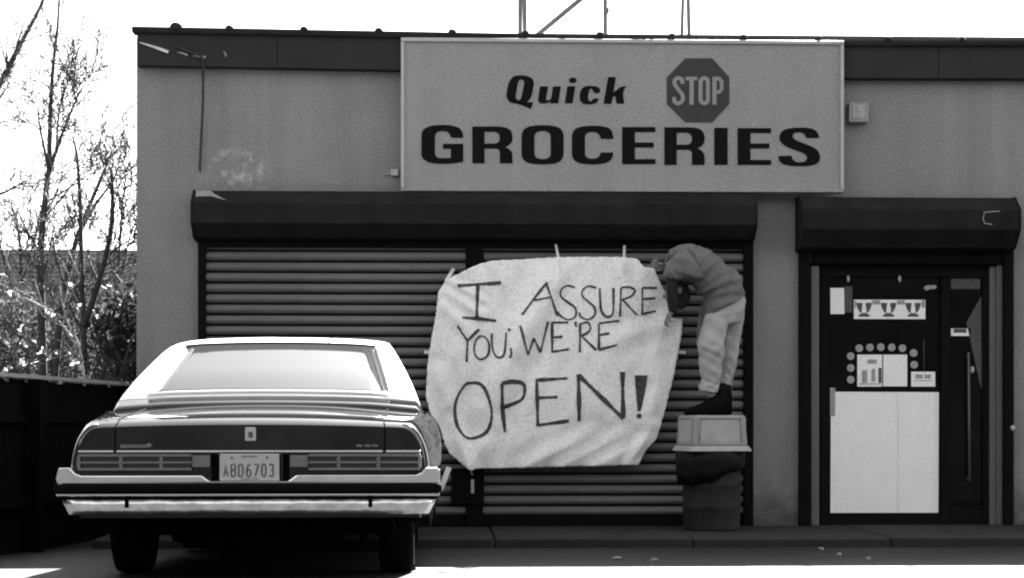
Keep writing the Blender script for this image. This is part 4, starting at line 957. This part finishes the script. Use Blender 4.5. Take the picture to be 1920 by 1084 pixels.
# cabin: parcel shelf, seats, floor
box('parcel_shelf', -.72, .72, 1.30, 1.62, .955, .985, 'seat', car, 0.01)
box('rear_seat', -.70, .70, 1.63, 1.85, .45, 1.04, 'seat', car, 0.05)
for s in (-1, 1): box('front_seat', s * .4 - .3, s * .4 + .3, 2.75, 2.93, .45, 1.1, 'seat', car, 0.06)
box('dashboard', -.74, .74, 3.45, 3.75, .7, .98, 'seat', car, 0.03)
# underbody and tank
box('underbody', -.74, .74, .30, 5.1, .26, .50, 'under', car, 0.02); box('fuel_tank', -.45, .45, .35, .95, .215, .40, 'under', car, 0.04)
tube('axle', [(-.75, AX1, RW), (.75, AX1, RW)], .045, 'under', car, 8)
tube('tail_pipe', [(.55, 1.8, .27), (.55, .9, .27), (.58, .3, .25)], .028, 'under', car, 8)
box('rear_valance', -.86, .86, .14, .28, .33, .40, 'under', car, 0.01)
# wheels
def wheel(x, y, z):
    s = 1 if x > 0 else -1
    prof = [(.20, -.095), (.29, -.10), (.325, -.092), (.335, -.07), (.335, .07), (.325, .092), (.29, .10), (.20, .095)]
    vv = []; ff = []; sg_ = 32
    for r_, w_ in prof:
        for k in range(sg_): th = 2 * math.pi * k / sg_; vv.append((x + s * w_, y + r_ * math.cos(th), z + r_ * math.sin(th)))
    for i in range(len(prof)):
        for k in range(sg_): j = (i + 1) % len(prof); ff.append((i * sg_ + k, i * sg_ + (k + 1) % sg_, j * sg_ + (k + 1) % sg_, j * sg_ + k))
    t = mesh('wheel', vv, ff, 'rubber', car, True)
    vv = []; ff = []
    prf = [(.205, .085), (.19, .05), (.15, .06), (.09, .085), (.03, .09)]
    for r_, w_ in prf:
        for k in range(sg_): th = 2 * math.pi * k / sg_; vv.append((x + s * w_, y + r_ * math.cos(th), z + r_ * math.sin(th)))
    for i in range(len(prf) - 1):
        for k in range(sg_): ff.append((i * sg_ + k, i * sg_ + (k + 1) % sg_, (i + 1) * sg_ + (k + 1) % sg_, (i + 1) * sg_ + k))
    ff.append(tuple(range((len(prf) - 1) * sg_, len(prf) * sg_)))
    mesh('hub_cap', vv, ff, 'chrome', t, True)
    mesh('inner_rim', [(x - s * .06, y + .205 * math.cos(k * math.pi / 8), z + .205 * math.sin(k * math.pi / 8)) for k in range(16)], [tuple(range(16))], 'under', t)
for s in (-1, 1):
    wheel(s * .745, AX1, RW + .012); wheel(s * .76, AX2, RW + .012 - .03)
# rear bumper
half = [(0, .542), (.975, .542), (.983, .56), (.968, .619), (.905, .619), (.880, .592), (.852, .581), (.24, .581), (.198, .550), (0, .550)]
outl = half + [(-x_, z_) for x_, z_ in half[::-1] if x_ > 0]
bump = prism('rear_bumper', outl, 0.0, 0.14, 'chrome', car, bev=0.008)
for v_ in bump.data.vertices:
    if v_.co.y < 0.01: v_.co.y += (.619 - v_.co.z) * .12
prism('bumper_rubber', [(-.99, .492), (.99, .492), (.99, .536), (-.99, .536)], -0.022, 0.13, 'rubber', bump, bev=0.012)
prism('bumper_line', [(-.975, .474), (.975, .474), (.982, .489), (-.982, .489)], 0.004, 0.13, 'chrome', bump, bev=0.004)
prism('bumper_groove', [(-.955, .456), (.955, .456), (.965, .475), (-.965, .475)], 0.03, 0.13, 'under', bump)
lf = [(-.925, .380), (.925, .380), (.962, .4545), (-.962, .4545)]
v = []; f = []; NB = 60
for i in range(NB + 1):
    t = i / NB
    for j in range(4):
        q = j / 3; hw = .925 + (.962 - .925) * q; x_ = -hw + 2 * hw * t
        edge = 0.05 * max(0, (abs(2 * t - 1) - .93) / .07) ** 2
        v.append((x_, 0.016 + 0.007 * (1 - q) + edge + random.uniform(-.0015, .0015), .380 + .0745 * q + random.uniform(-.001, .001)))
for i in range(NB):
    for j in range(3): a = i * 4 + j; f.append((a, a + 4, a + 5, a + 1))
o = mesh('bumper_lower_face', v, f, 'chromedent', bump, True); o.modifiers.new('t', 'SOLIDIFY').thickness = 0.05; o.modifiers['t'].offset = -1
for s in (-1, 1):
    box('jack_slot', s * .622 - .010, s * .622 + .010, 0.006, .05, .415, .462, 'under', bump, 0.003)
    # bumper ends wrapping round the body sides
    prism_pts = [(0.02, .492), (.42, .50), (.42, .535), (0.02, .612), ]
    vv = [(s * (.955 + .028), p[0] + .04, p[1]) for p in prism_pts] + [(s * (.955), p[0] + .04, p[1]) for p in prism_pts]
    bevel(mesh('bumper_end', vv, [(0, 1, 2, 3), (7, 6, 5, 4), (0, 4, 5, 1), (1, 5, 6, 2), (2, 6, 7, 3), (3, 7, 4, 0)], 'chrome', bump), 0.006)
# tail lights: lens behind a bezel of bars
for s in (-1, 1):
    tl = box('tail_light', min(s * .30, s * .865), max(s * .30, s * .865), .082, .11, .612, .682, 'lens', car, 0.004)
    def bb(xa, xb, z0_, z1_, nm='bezel_bar'): box(nm, min(s * xa, s * xb), max(s * xa, s * xb), .066, .083, z0_, z1_, 'bezel', tl, 0.003)
    bb(.30, .88, .676, .690); bb(.30, .88, .606, .618); bb(.30, .868, .641, .652)
    for xa in (.868, .653, .447): bb(xa, xa + .018, .618, .676)
    box('reflector', min(s * .205, s * .298), max(s * .205, s * .298), .07, .108, .622, .684, 'bezel', tl, 0.004)
    box('plate_recess', min(s * .168, s * .20), max(s * .168, s * .20), .085, .11, .55, .69, 'under', car)
box('chrome_strip', -.685, .685, .072, .10, .697, .709, 'chrome', car, 0.003)
for s in (-1, 1): box('chrome_strip', min(s * .70, s * .88), max(s * .70, s * .88), .072, .10, .697, .709, 'chrome', car, 0.003)
# thin bright edge on the quarter panel ends
for s in (-1, 1):
    pts = []
    Wm, Ws, Zs, Zc = BT[1][1:]
    for k in range(9):
        th = math.pi / 2 * k / 8; pts.append((s * (Ws + (Wm - Ws) * math.cos(th) ** 0.9 + .001), .128, .60 + (Zs - .60) * math.sin(th) ** 1.05))
    tube('edge_trim', pts, .004, 'chrome', car, 5)
# number plate
pl = box('number_plate', -.1525, .1525, .040, .046, .552, .692, 'plate', car, 0.003)
def pchar(lines, x0, sc=0.0205, z0=.575, hh=.062, wd=.008):
    g = Geo()
    for ln in lines: stroke_geo(g, [(x0 + p[0] * sc, z0 + p[1] * hh) for p in ln], wd, .0385, .0402)
    g.build('character', 'plateink', pl)
CH = {'A': [[(0, 0), (.5, 1), (1, 0)], [(.2, .35), (.8, .35)]], 'B': [[(0, 0), (0, 1), (.75, 1), (1, .85), (1, .65), (.75, .52), (0, .52)], [(.75, .52), (1, .38), (1, .15), (.75, 0), (0, 0)]],
      'D': [[(0, 0), (0, 1), (.7, 1), (1, .8), (1, .2), (.7, 0), (-.08, 0)]], '6': [[(.9, .98), (.3, .9), (0, .5), (0, .15), (.25, 0), (.75, 0), (1, .2), (1, .4), (.75, .56), (.25, .56), (0, .4)]],
      '7': [[(0, 1), (1, 1), (.25, 0)]], '0': [[(.25, 0), (0, .2), (0, .8), (.25, 1), (.75, 1), (1, .8), (1, .2), (.75, 0), (.25, 0)]], '3': [[(0, .9), (.3, 1), (.75, 1), (1, .8), (1, .65), (.7, .52), (.4, .52)], [(.7, .52), (1, .4), (1, .18), (.75, 0), (.3, 0), (0, .1)]]}
for i, c in enumerate('ABD6703'): pchar(CH[c], -.131 + i * .0385 + (.002 if i > 2 else 0))
def small_text(body_, x, z, size, m, par, y=.0392):
    cu = bpy.data.curves.new('t', 'FONT'); cu.body = body_; cu.size = size; cu.align_x = 'CENTER'; cu.extrude = 0.0004; cu.resolution_u = 2
    to = bpy.data.objects.new('t', cu); COL.objects.link(to); bpy.context.view_layer.update()
    me = bpy.data.meshes.new_from_object(to.evaluated_get(bpy.context.evaluated_depsgraph_get())); bpy.data.objects.remove(to)
    vs = [(v_.co.x + x, y - v_.co.z, v_.co.y + z) for v_ in me.vertices]; fs = [tuple(p.vertices) for p in me.polygons]
    return mesh('lettering', vs, fs, m, par)
small_text('Garden State', 0, .558, .017, 'plateink', pl); small_text('NEW JERSEY', 0, .672, .015, 'plateink', pl)
for sx_ in (-.09, .09):
    v, f = blob(sx_, .039, .672, .006, .004, .006, 1, 4, 8, 0); mesh('bolt', v, f, 'plateink', pl)
# maker's badge and two illegible chrome scripts on the trunk lid
bd = box('badge', -.028, .028, .086, .101, .757, .828, 'plate', car, 0.006); box('badge_mark', -.010, .012, .0845, .0865, .775, .805, 'plateink', bd, 0.003)
g = Geo()
wv = [(-.665 + .145 * k / 40, .732 + .006 * math.sin(k * 1.15) + .0015 * math.sin(k * 2.9)) for k in range(41)]
stroke_geo(g, wv, .009, .091, .0985); stroke_geo(g, [(-.67, .726), (-.53, .728)], .007, .0905, .0985); g.build('script_badge', 'bezel', car)
vv, ff = blob(-.522, .095, .735, .014, .006, .012, 5, 5, 8, .05); mesh('script_badge', vv, ff, 'bezel', car)
g = Geo()
for k, a in enumerate((.548, .590, .628)): stroke_geo(g, [(a, .730), (a + .012, .736), (a + .022, .730), (a + .030, .736)], .011, .0905, .0985)
g.build('script_badge', 'bezel', car)

# ------------------------------------------------------------------ dark board fence along the left side of the lot
fx0, fy0 = -2.83, 0.25; fx1, fy1 = -3.62, -7.2
fl = math.hypot(fx1 - fx0, fy1 - fy0); fdx, fdy = (fx1 - fx0) / fl, (fy1 - fy0) / fl
fen = thing('board_fence', ((fx0 + fx1) / 2, (fy0 + fy1) / 2, -0.1), 'dark upright board fence along the left side of the lot', 'fence')
def fp_(s, o): return (fx0 + fdx * s - fdy * o, fy0 + fdy * s + fdx * o)
def fbox(name, s0, s1, o0, o1, z0, z1, m, par=fen):
    c = [fp_(s0, o0), fp_(s1, o0), fp_(s1, o1), fp_(s0, o1)]
    vv = [(*p, z0) for p in c] + [(*p, z1) for p in c]
    return mesh(name, vv, [(0, 1, 2, 3), (7, 6, 5, 4), (0, 4, 5, 1), (1, 5, 6, 2), (2, 6, 7, 3), (3, 7, 4, 0)], m, par)
s = 0.02
while s < fl - .1:
    wd = 0.135; fbox('board', s, s + wd - .006, random.uniform(-.004, .004), .022, -0.12, 1.155 + random.uniform(-.018, .012), 'fence'); s += wd
for z in (.25, .85): fbox('rail', 0, fl, .0235, .06, z, z + .08, 'fence')
fbox('top_rail', 0, fl, -.03, .055, 1.172, 1.20, 'pale_sunlit')  # pale tone stands in for sun along the rail
for s in (0.1, 2.4, 4.7, 7.0): fbox('post', s, s + .09, .061, .15, -.15, 1.165, 'fence')
px_, pz_ = W(237, 722, 0.3)
po = thing('corner_post', (px_, .3, -.1), 'pale thin metal post between the fence and the shop corner', 'post')
tube('pole', [(px_, .3, -.1), (px_, .3, pz_ - .02)], .022, 'post', po, 10); v, f = blob(px_, .3, pz_, .035, .035, .03, 3, j=0); mesh('pole_cap', v, f, 'post', po, True)

# ------------------------------------------------------------------ trees, shrubs and the house behind
rt = random.Random(11)
def grow(g, p, d, ln, r, depth, tw=0.22, upw=0.06, buds=None):
    n = 4; pts = [p.copy()]; rad = [r]; q = p.copy()
    for i in range(n):
        d = (d + Vector((rt.uniform(-tw, tw), rt.uniform(-tw, tw), rt.uniform(-tw, tw) + upw))).normalized(); q = q + d * ln / n
        pts.append(q.copy()); rad.append(r * (1 - .62 * (i + 1) / n))
    g.add(*tube_geo(pts, rad, 4 if r < .012 else 6))
    if buds is not None and depth <= 1:
        for k in range(1):
            b = pts[rt.randint(1, n)]; buds.append(b + Vector((rt.uniform(-.03, .03), rt.uniform(-.03, .03), rt.uniform(-.03, .03))))
    if depth <= 0: return
    for k in range(rt.choice((2, 3, 3))):
        i = rt.randint(1, n); a = rt.uniform(0, 6.28); tilt = rt.uniform(.35, .85)
        side = d.cross(Vector((math.cos(a), math.sin(a), .3))).normalized()
        grow(g, pts[i], (d * math.cos(tilt) + side * math.sin(tilt)).normalized(), ln * rt.uniform(.5, .75), max(.0052, rad[i] * .62), depth - 1, tw, upw, buds)
def leafset(pts, size, rnd, tri=2):
    v = []; f = []
    for p in pts:
        for k in range(tri):
            a = Vector((rnd.gauss(0, 1), rnd.gauss(0, 1), rnd.gauss(0, 1))).normalized(); b = a.cross(Vector((rnd.gauss(0, 1), rnd.gauss(0, 1), rnd.gauss(0, 1)))).normalized(); s_ = size * rnd.uniform(.5, 1.3)
            c = Vector(p) + Vector((rnd.gauss(0, 1), rnd.gauss(0, 1), rnd.gauss(0, 1))) * size * .8
            i = len(v); v += [c - a * s_, c + b * s_ * .55, c + a * s_, c - b * s_ * .55]; f.append((i, i + 1, i + 2, i + 3))
    return v, f
M['bud'] = mat('opening buds', 0.10, 0.8, var=0.3, scale=30)
M['petal'] = mat('pale blossom', 0.75, 0.8, spec=0.1)
M['leafdark'] = mat('evergreen leaf', 0.045, 0.7, var=0.5, scale=3)
M['brush'] = mat('dry undergrowth', 0.075, 0.9, var=0.6, scale=2.5, spec=0.05)
for k_ in ('bud', 'petal', 'leafdark', 'brush'):
    n_ = M[k_].node_tree.nodes; l_ = M[k_].node_tree.links; p_ = n_['Principled BSDF']; tr_ = n_.new('ShaderNodeBsdfTranslucent'); mx_ = n_.new('ShaderNodeMixShader'); mx_.inputs[0].default_value = 0.4
    if p_.inputs['Base Color'].links: l_.new(p_.inputs['Base Color'].links[0].from_socket, tr_.inputs[0])
    else: tr_.inputs[0].default_value = p_.inputs['Base Color'].default_value
    l_.new(p_.outputs[0], mx_.inputs[1]); l_.new(tr_.outputs[0], mx_.inputs[2]); l_.new(mx_.outputs[0], n_['Material Output'].inputs[0])
def tree(name, label, stems, y, twigd=2, twigl=.9, per_stem=8, m='bark', bud=.014, rmin=.007):
    base = stems[0][0][0]; X, Z = W(base[0], base[1], y)
    t = thing(name, (X, y, -0.1), label, 'tree', 'bare trees left of the shop')
    g = Geo(); tw = Geo(); buds = []
    for si, (pts, r0, r1) in enumerate(stems):
        sl_ = smooth_line(pts, 3); dr = 0 if si == 0 else rt.uniform(-.5, .5)
        P = [Vector((W(a, b, y + dr * i / len(sl_))[0], y + dr * i / len(sl_), W(a, b, y + dr * i / len(sl_))[1])) for i, (a, b) in enumerate(sl_)]
        n = len(P); g.add(*tube_geo(P, [.72 * (r0 + (r1 - r0) * i / (n - 1)) for i in range(n)], 8))
        for k in range(per_stem):
            i = rt.randint(n // 3, n - 1); d = (P[i] - P[i - 1]).normalized(); a = rt.uniform(0, 6.28); tl = rt.uniform(.4, 1.0)
            sd_ = d.cross(Vector((math.cos(a), math.sin(a), .2))).normalized()
            grow(tw, P[i], (d * math.cos(tl) + sd_ * math.sin(tl)).normalized(), twigl * rt.uniform(.5, 1.1), max(rmin, (r0 + (r1 - r0) * i / (n - 1)) * .28), twigd, .11, .05, buds)
    g.build('trunk', m, t, True); cr = tw.build('crown', m, t, True)
    if bud: v, f = leafset(buds, bud, rt, 1); mesh('buds', v, f, 'bud', cr)['kind'] = 'stuff'
    return t
# stem points follow the photograph's trunks, each tree at its own distance behind the fence
tree('bare_tree', 'tallest bare tree with a thick dark trunk forking into upright stems', [([(80, 830), (80, 700), (77, 560), (76, 480), (84, 380), (92, 315)], .08, .045), ([(92, 318), (95, 200), (100, 120), (108, 50), (114, -60)], .045, .015), ([(91, 315), (76, 245), (70, 195)], .03, .01), ([(92, 322), (110, 268), (135, 205), (150, 172)], .038, .012), ([(106, 280), (110, 215), (125, 150)], .024, .008)], 6.5, 3, .8, 9)
tree('bare_tree', 'slim bare tree by the shop corner with a trunk forking in two', [([(157, 830), (157, 715), (157, 620), (153, 500), (150, 380), (145, 300), (138, 262)], .062, .016), ([(157, 612), (185, 530), (205, 450), (211, 380), (209, 318)], .055, .024), ([(198, 480), (225, 462), (258, 440)], .018, .008), ([(190, 515), (225, 502), (260, 495)], .016, .007), ([(157, 625), (140, 595), (128, 560)], .03, .012), ([(185, 530), (172, 500), (165, 480)], .02, .01)], 4.8, 3, .65, 7)
tree('bare_tree', 'dark bare tree leaning right between the tall tree and slim tree', [([(95, 830), (104, 690), (112, 610), (122, 540), (142, 455), (168, 385), (196, 320)], .075, .03), ([(148, 440), (178, 385), (208, 345), (222, 318)], .035, .012), ([(122, 540), (105, 480), (98, 440)], .03, .01)], 7.5, 3, .65, 8)
tree('bare_tree', 'bare tree leaning in from the left edge of the picture', [([(-170, 830), (-120, 500), (-60, 280), (0, 158), (40, 80), (76, 12), (90, -30)], .10, .018), ([(-70, 300), (-20, 240), (20, 225)], .04, .01), ([(-100, 430), (-40, 380), (10, 360), (45, 340)], .05, .01)], 8.5, 3, 1.0, 10)
tree('bare_tree', 'thin twiggy bare tree at the far left above the fence', [([(30, 830), (34, 640), (40, 520), (34, 430), (20, 380)], .05, .018), ([(38, 540), (62, 460), (80, 380)], .03, .01), ([(36, 600), (10, 500), (-8, 420)], .03, .01)], 9.5, 3, .8, 9)
tree('bare_tree', 'thin twiggy bare tree close to the shop wall, behind the slim tree', [([(232, 830), (228, 640), (222, 520), (228, 400), (236, 330)], .045, .012), ([(225, 560), (205, 480), (196, 420)], .025, .008), ([(226, 520), (245, 440), (262, 400)], .022, .008)], 10.5, 3, .75, 9)
tree('bare_tree', 'pale sunlit branching sapling leaning across the other trees', [([(160, 730), (148, 650), (125, 600), (112, 545)], .022, .010), ([(150, 520), (128, 470), (100, 400), (85, 360)], .014, .006), ([(148, 655), (100, 590), (40, 555), (-10, 525)], .020, .006)], 3.6, 1, .5, 5, 'pale_sunlit', .0)  # bark colour lightened to look sunlit
# blossoming shrub above the fence
sh = thing('blossom_shrub', (W(60, 700, 2.6)[0], 2.6, -0.1), 'shrub with white blossoms rising above the fence', 'shrub')
g = Geo(); bl = []
for k in range(16):
    px = rt.uniform(-40, 190); X, Z = W(px, 760, 2.6)
    grow(g, Vector((X, 2.6 + rt.uniform(-.5, .5), .5)), Vector((rt.uniform(-.35, .35), rt.uniform(-.2, .2), 1)).normalized(), rt.uniform(.8, 1.5), .013, 2, .22, .02, bl)
g.build('stems', 'bark', sh, True)
bl = [p for p in bl if p.z < WZ(520, 2.6)]
v, f = leafset(rt.sample(bl, min(70, len(bl))), .026, rt, 3); mesh('blossom', v, f, 'petal', sh)
v, f = leafset(bl, .03, rt, 2); mesh('leaves', v, f, 'brush', sh)
def bush(name, label, px0, px1, pyt, y, n, size, m, seed, cat='bush', grp=None):
    r_ = random.Random(seed); x0_, zt_ = W(px0, pyt, y); x1_, _ = W(px1, pyt, y)
    t = thing(name, ((x0_ + x1_) / 2, y, -.1), label, cat, grp)
    cl = [(r_.uniform(x0_, x1_), y + r_.uniform(-.7, .7), r_.uniform(.1, zt_), r_.uniform(.18, .42) * (zt_ / 2.2)) for k in range(26)]
    pts = []
    for k in range(n):
        c = r_.choice(cl); d_ = Vector((r_.gauss(0, 1), r_.gauss(0, 1), r_.gauss(0, 1))).normalized() * c[3] * r_.uniform(.55, 1.0)
        p = Vector(c[:3]) + d_
        if p.z > 0: pts.append(p)
    v, f = leafset(pts, size, r_, 1); mesh('foliage', v, f, m, t)
    g = Geo()
    for k in range(40): grow(g, Vector((rt.uniform(x0_, x1_), y + rt.uniform(-.5, .5), 0)), Vector((rt.uniform(-.3, .3), rt.uniform(-.2, .2), 1)).normalized(), zt_ * rt.uniform(.5, .85), .010, 2, .12, .03)
    for c in cl[:14]: g.add(*tube_geo([((x0_ + x1_) / 2 + (c[0] - (x0_ + x1_) / 2) * .4, y, -.1), ((c[0] + (x0_ + x1_) / 2) / 2, y, c[2] * .5), c[:3]], [.025, .016, .006], 5))
    g.build('stems', 'bark', t)
bush('evergreen_bush', 'dense dark evergreen bush against the shop corner', 208, 300, 575, 5.6, 5200, .05, 'leafdark', 21)
bush('undergrowth_bush', 'grey leafless undergrowth behind the left end of the fence', -60, 70, 560, 8.0, 3200, .035, 'brush', 22, grp='undergrowth behind the fence')
bush('undergrowth_bush', 'grey undergrowth behind the middle of the fence, under the tall tree', 60, 150, 610, 9.0, 3200, .035, 'brush', 23, grp='undergrowth behind the fence')
bush('undergrowth_bush', 'grey undergrowth between slim tree and evergreen bush', 140, 225, 590, 11.0, 3400, .04, 'brush', 24, grp='undergrowth behind the fence')
# neighbouring house
yh = 26.0
hx0 = WX(-260, yh); hx1 = WX(620, yh); zr = WZ(474, yh + 1.75); ze = WZ(606, yh)
hs = thing('neighbour_house', ((hx0 + hx1) / 2, yh + 3, -.1), 'long low house with shingled roof behind the bare trees', 'house')
box('wall', hx0 + .3, hx1 - .3, yh + .4, yh + 6, -.1, ze, 'siding', hs)
nrow = 16
for i in range(nrow):
    t0, t1 = i / nrow, (i + 1) / nrow
    y0_, y1_ = yh + 1.75 * t0, yh + 1.75 * t1 + .03; z0_, z1_ = ze + (zr - ze) * t0, ze + (zr - ze) * t1 + .02
    mesh('shingle_course', [(hx0, y0_, z0_ + .035), (hx1, y0_, z0_ + .035), (hx1, y1_, z1_), (hx0, y1_, z1_), (hx0, y0_, z0_), (hx1, y0_, z0_), (hx1, y1_, z1_ - .035), (hx0, y1_, z1_ - .035)],
         [(0, 1, 2, 3), (7, 6, 5, 4), (0, 4, 5, 1), (1, 5, 6, 2), (3, 2, 6, 7), (0, 3, 7, 4)], 'shingle', hs)
mesh('roof_back', [(hx0, yh + 1.75, zr + .03), (hx1, yh + 1.75, zr + .03), (hx1, yh + 6.5, ze), (hx0, yh + 6.5, ze)], [(0, 1, 2, 3)], 'shingle', hs)
for sx_ in (hx0 + .3, hx1 - .3): mesh('gable', [(sx_, yh + .4, ze), (sx_, yh + 6, ze), (sx_, yh + 1.75, zr)], [(0, 1, 2)], 'siding', hs)
for px in (20, 120, 205):
    a, zt_ = W(px, 640, yh + .4); wn_ = box('window', a - .45, a + .45, yh + .34, yh + .41, zt_ - 1.0, zt_, 'aludark', hs)
    box('window_frame', a - .5, a + .5, yh + .36, yh + .405, zt_ - 1.06, zt_ - 1.0, 'signframe', wn_)
lx, lz = W(190, 686, 14); lx2, _ = W(300, 686, 14)
ls = thing('low_shed', ((lx + lx2) / 2, 14.5, -.1), 'low flat pale shed roof beyond the evergreen bush', 'shed')
box('wall', lx + .1, lx2 - .1, 14.1, 15.4, -.1, lz - .14, 'siding', ls); box('roof', lx, lx2, 14.0, 15.5, lz - .138, lz, 'lampbox', ls, .01)

# ------------------------------------------------------------------ bits of litter on the lot
for i, (px, py, wd, lab) in enumerate(((1351, 1022, .05, 'crumpled pale paper scrap on the asphalt below the litter bin'), (1226, 1053, .045, 'tiny pale scrap at the shadow edge, left of the litter bin'), (1540, 1033, .04, 'tiny pale scrap on the asphalt below the door jamb'),
                                (1156, 1050, .06, 'flat grey scrap on the asphalt below the banner'), (1573, 1044, .045, 'grey scrap on the asphalt below the large white board'), (1628, 1052, .03, 'tiny pebble near the shadow edge below the door'))):
    # find where the sight line meets the lot
    yy = -4.0
    for _ in range(30):
        zg = lot_z(yy); dist = (CAM.z - zg) / ((py - HORIZON) / FPX); yy = CAM.y + dist
    X, _z = W(px, py, yy); zg = lot_z(yy)
    v, f = blob(X, yy, zg + .008, wd * .55, wd * .5, .013, 40 + i, 5, 8, .35)
    tag(mesh('litter_scrap', v, f, 'litter'), lab, 'litter', 'scraps on the lot')
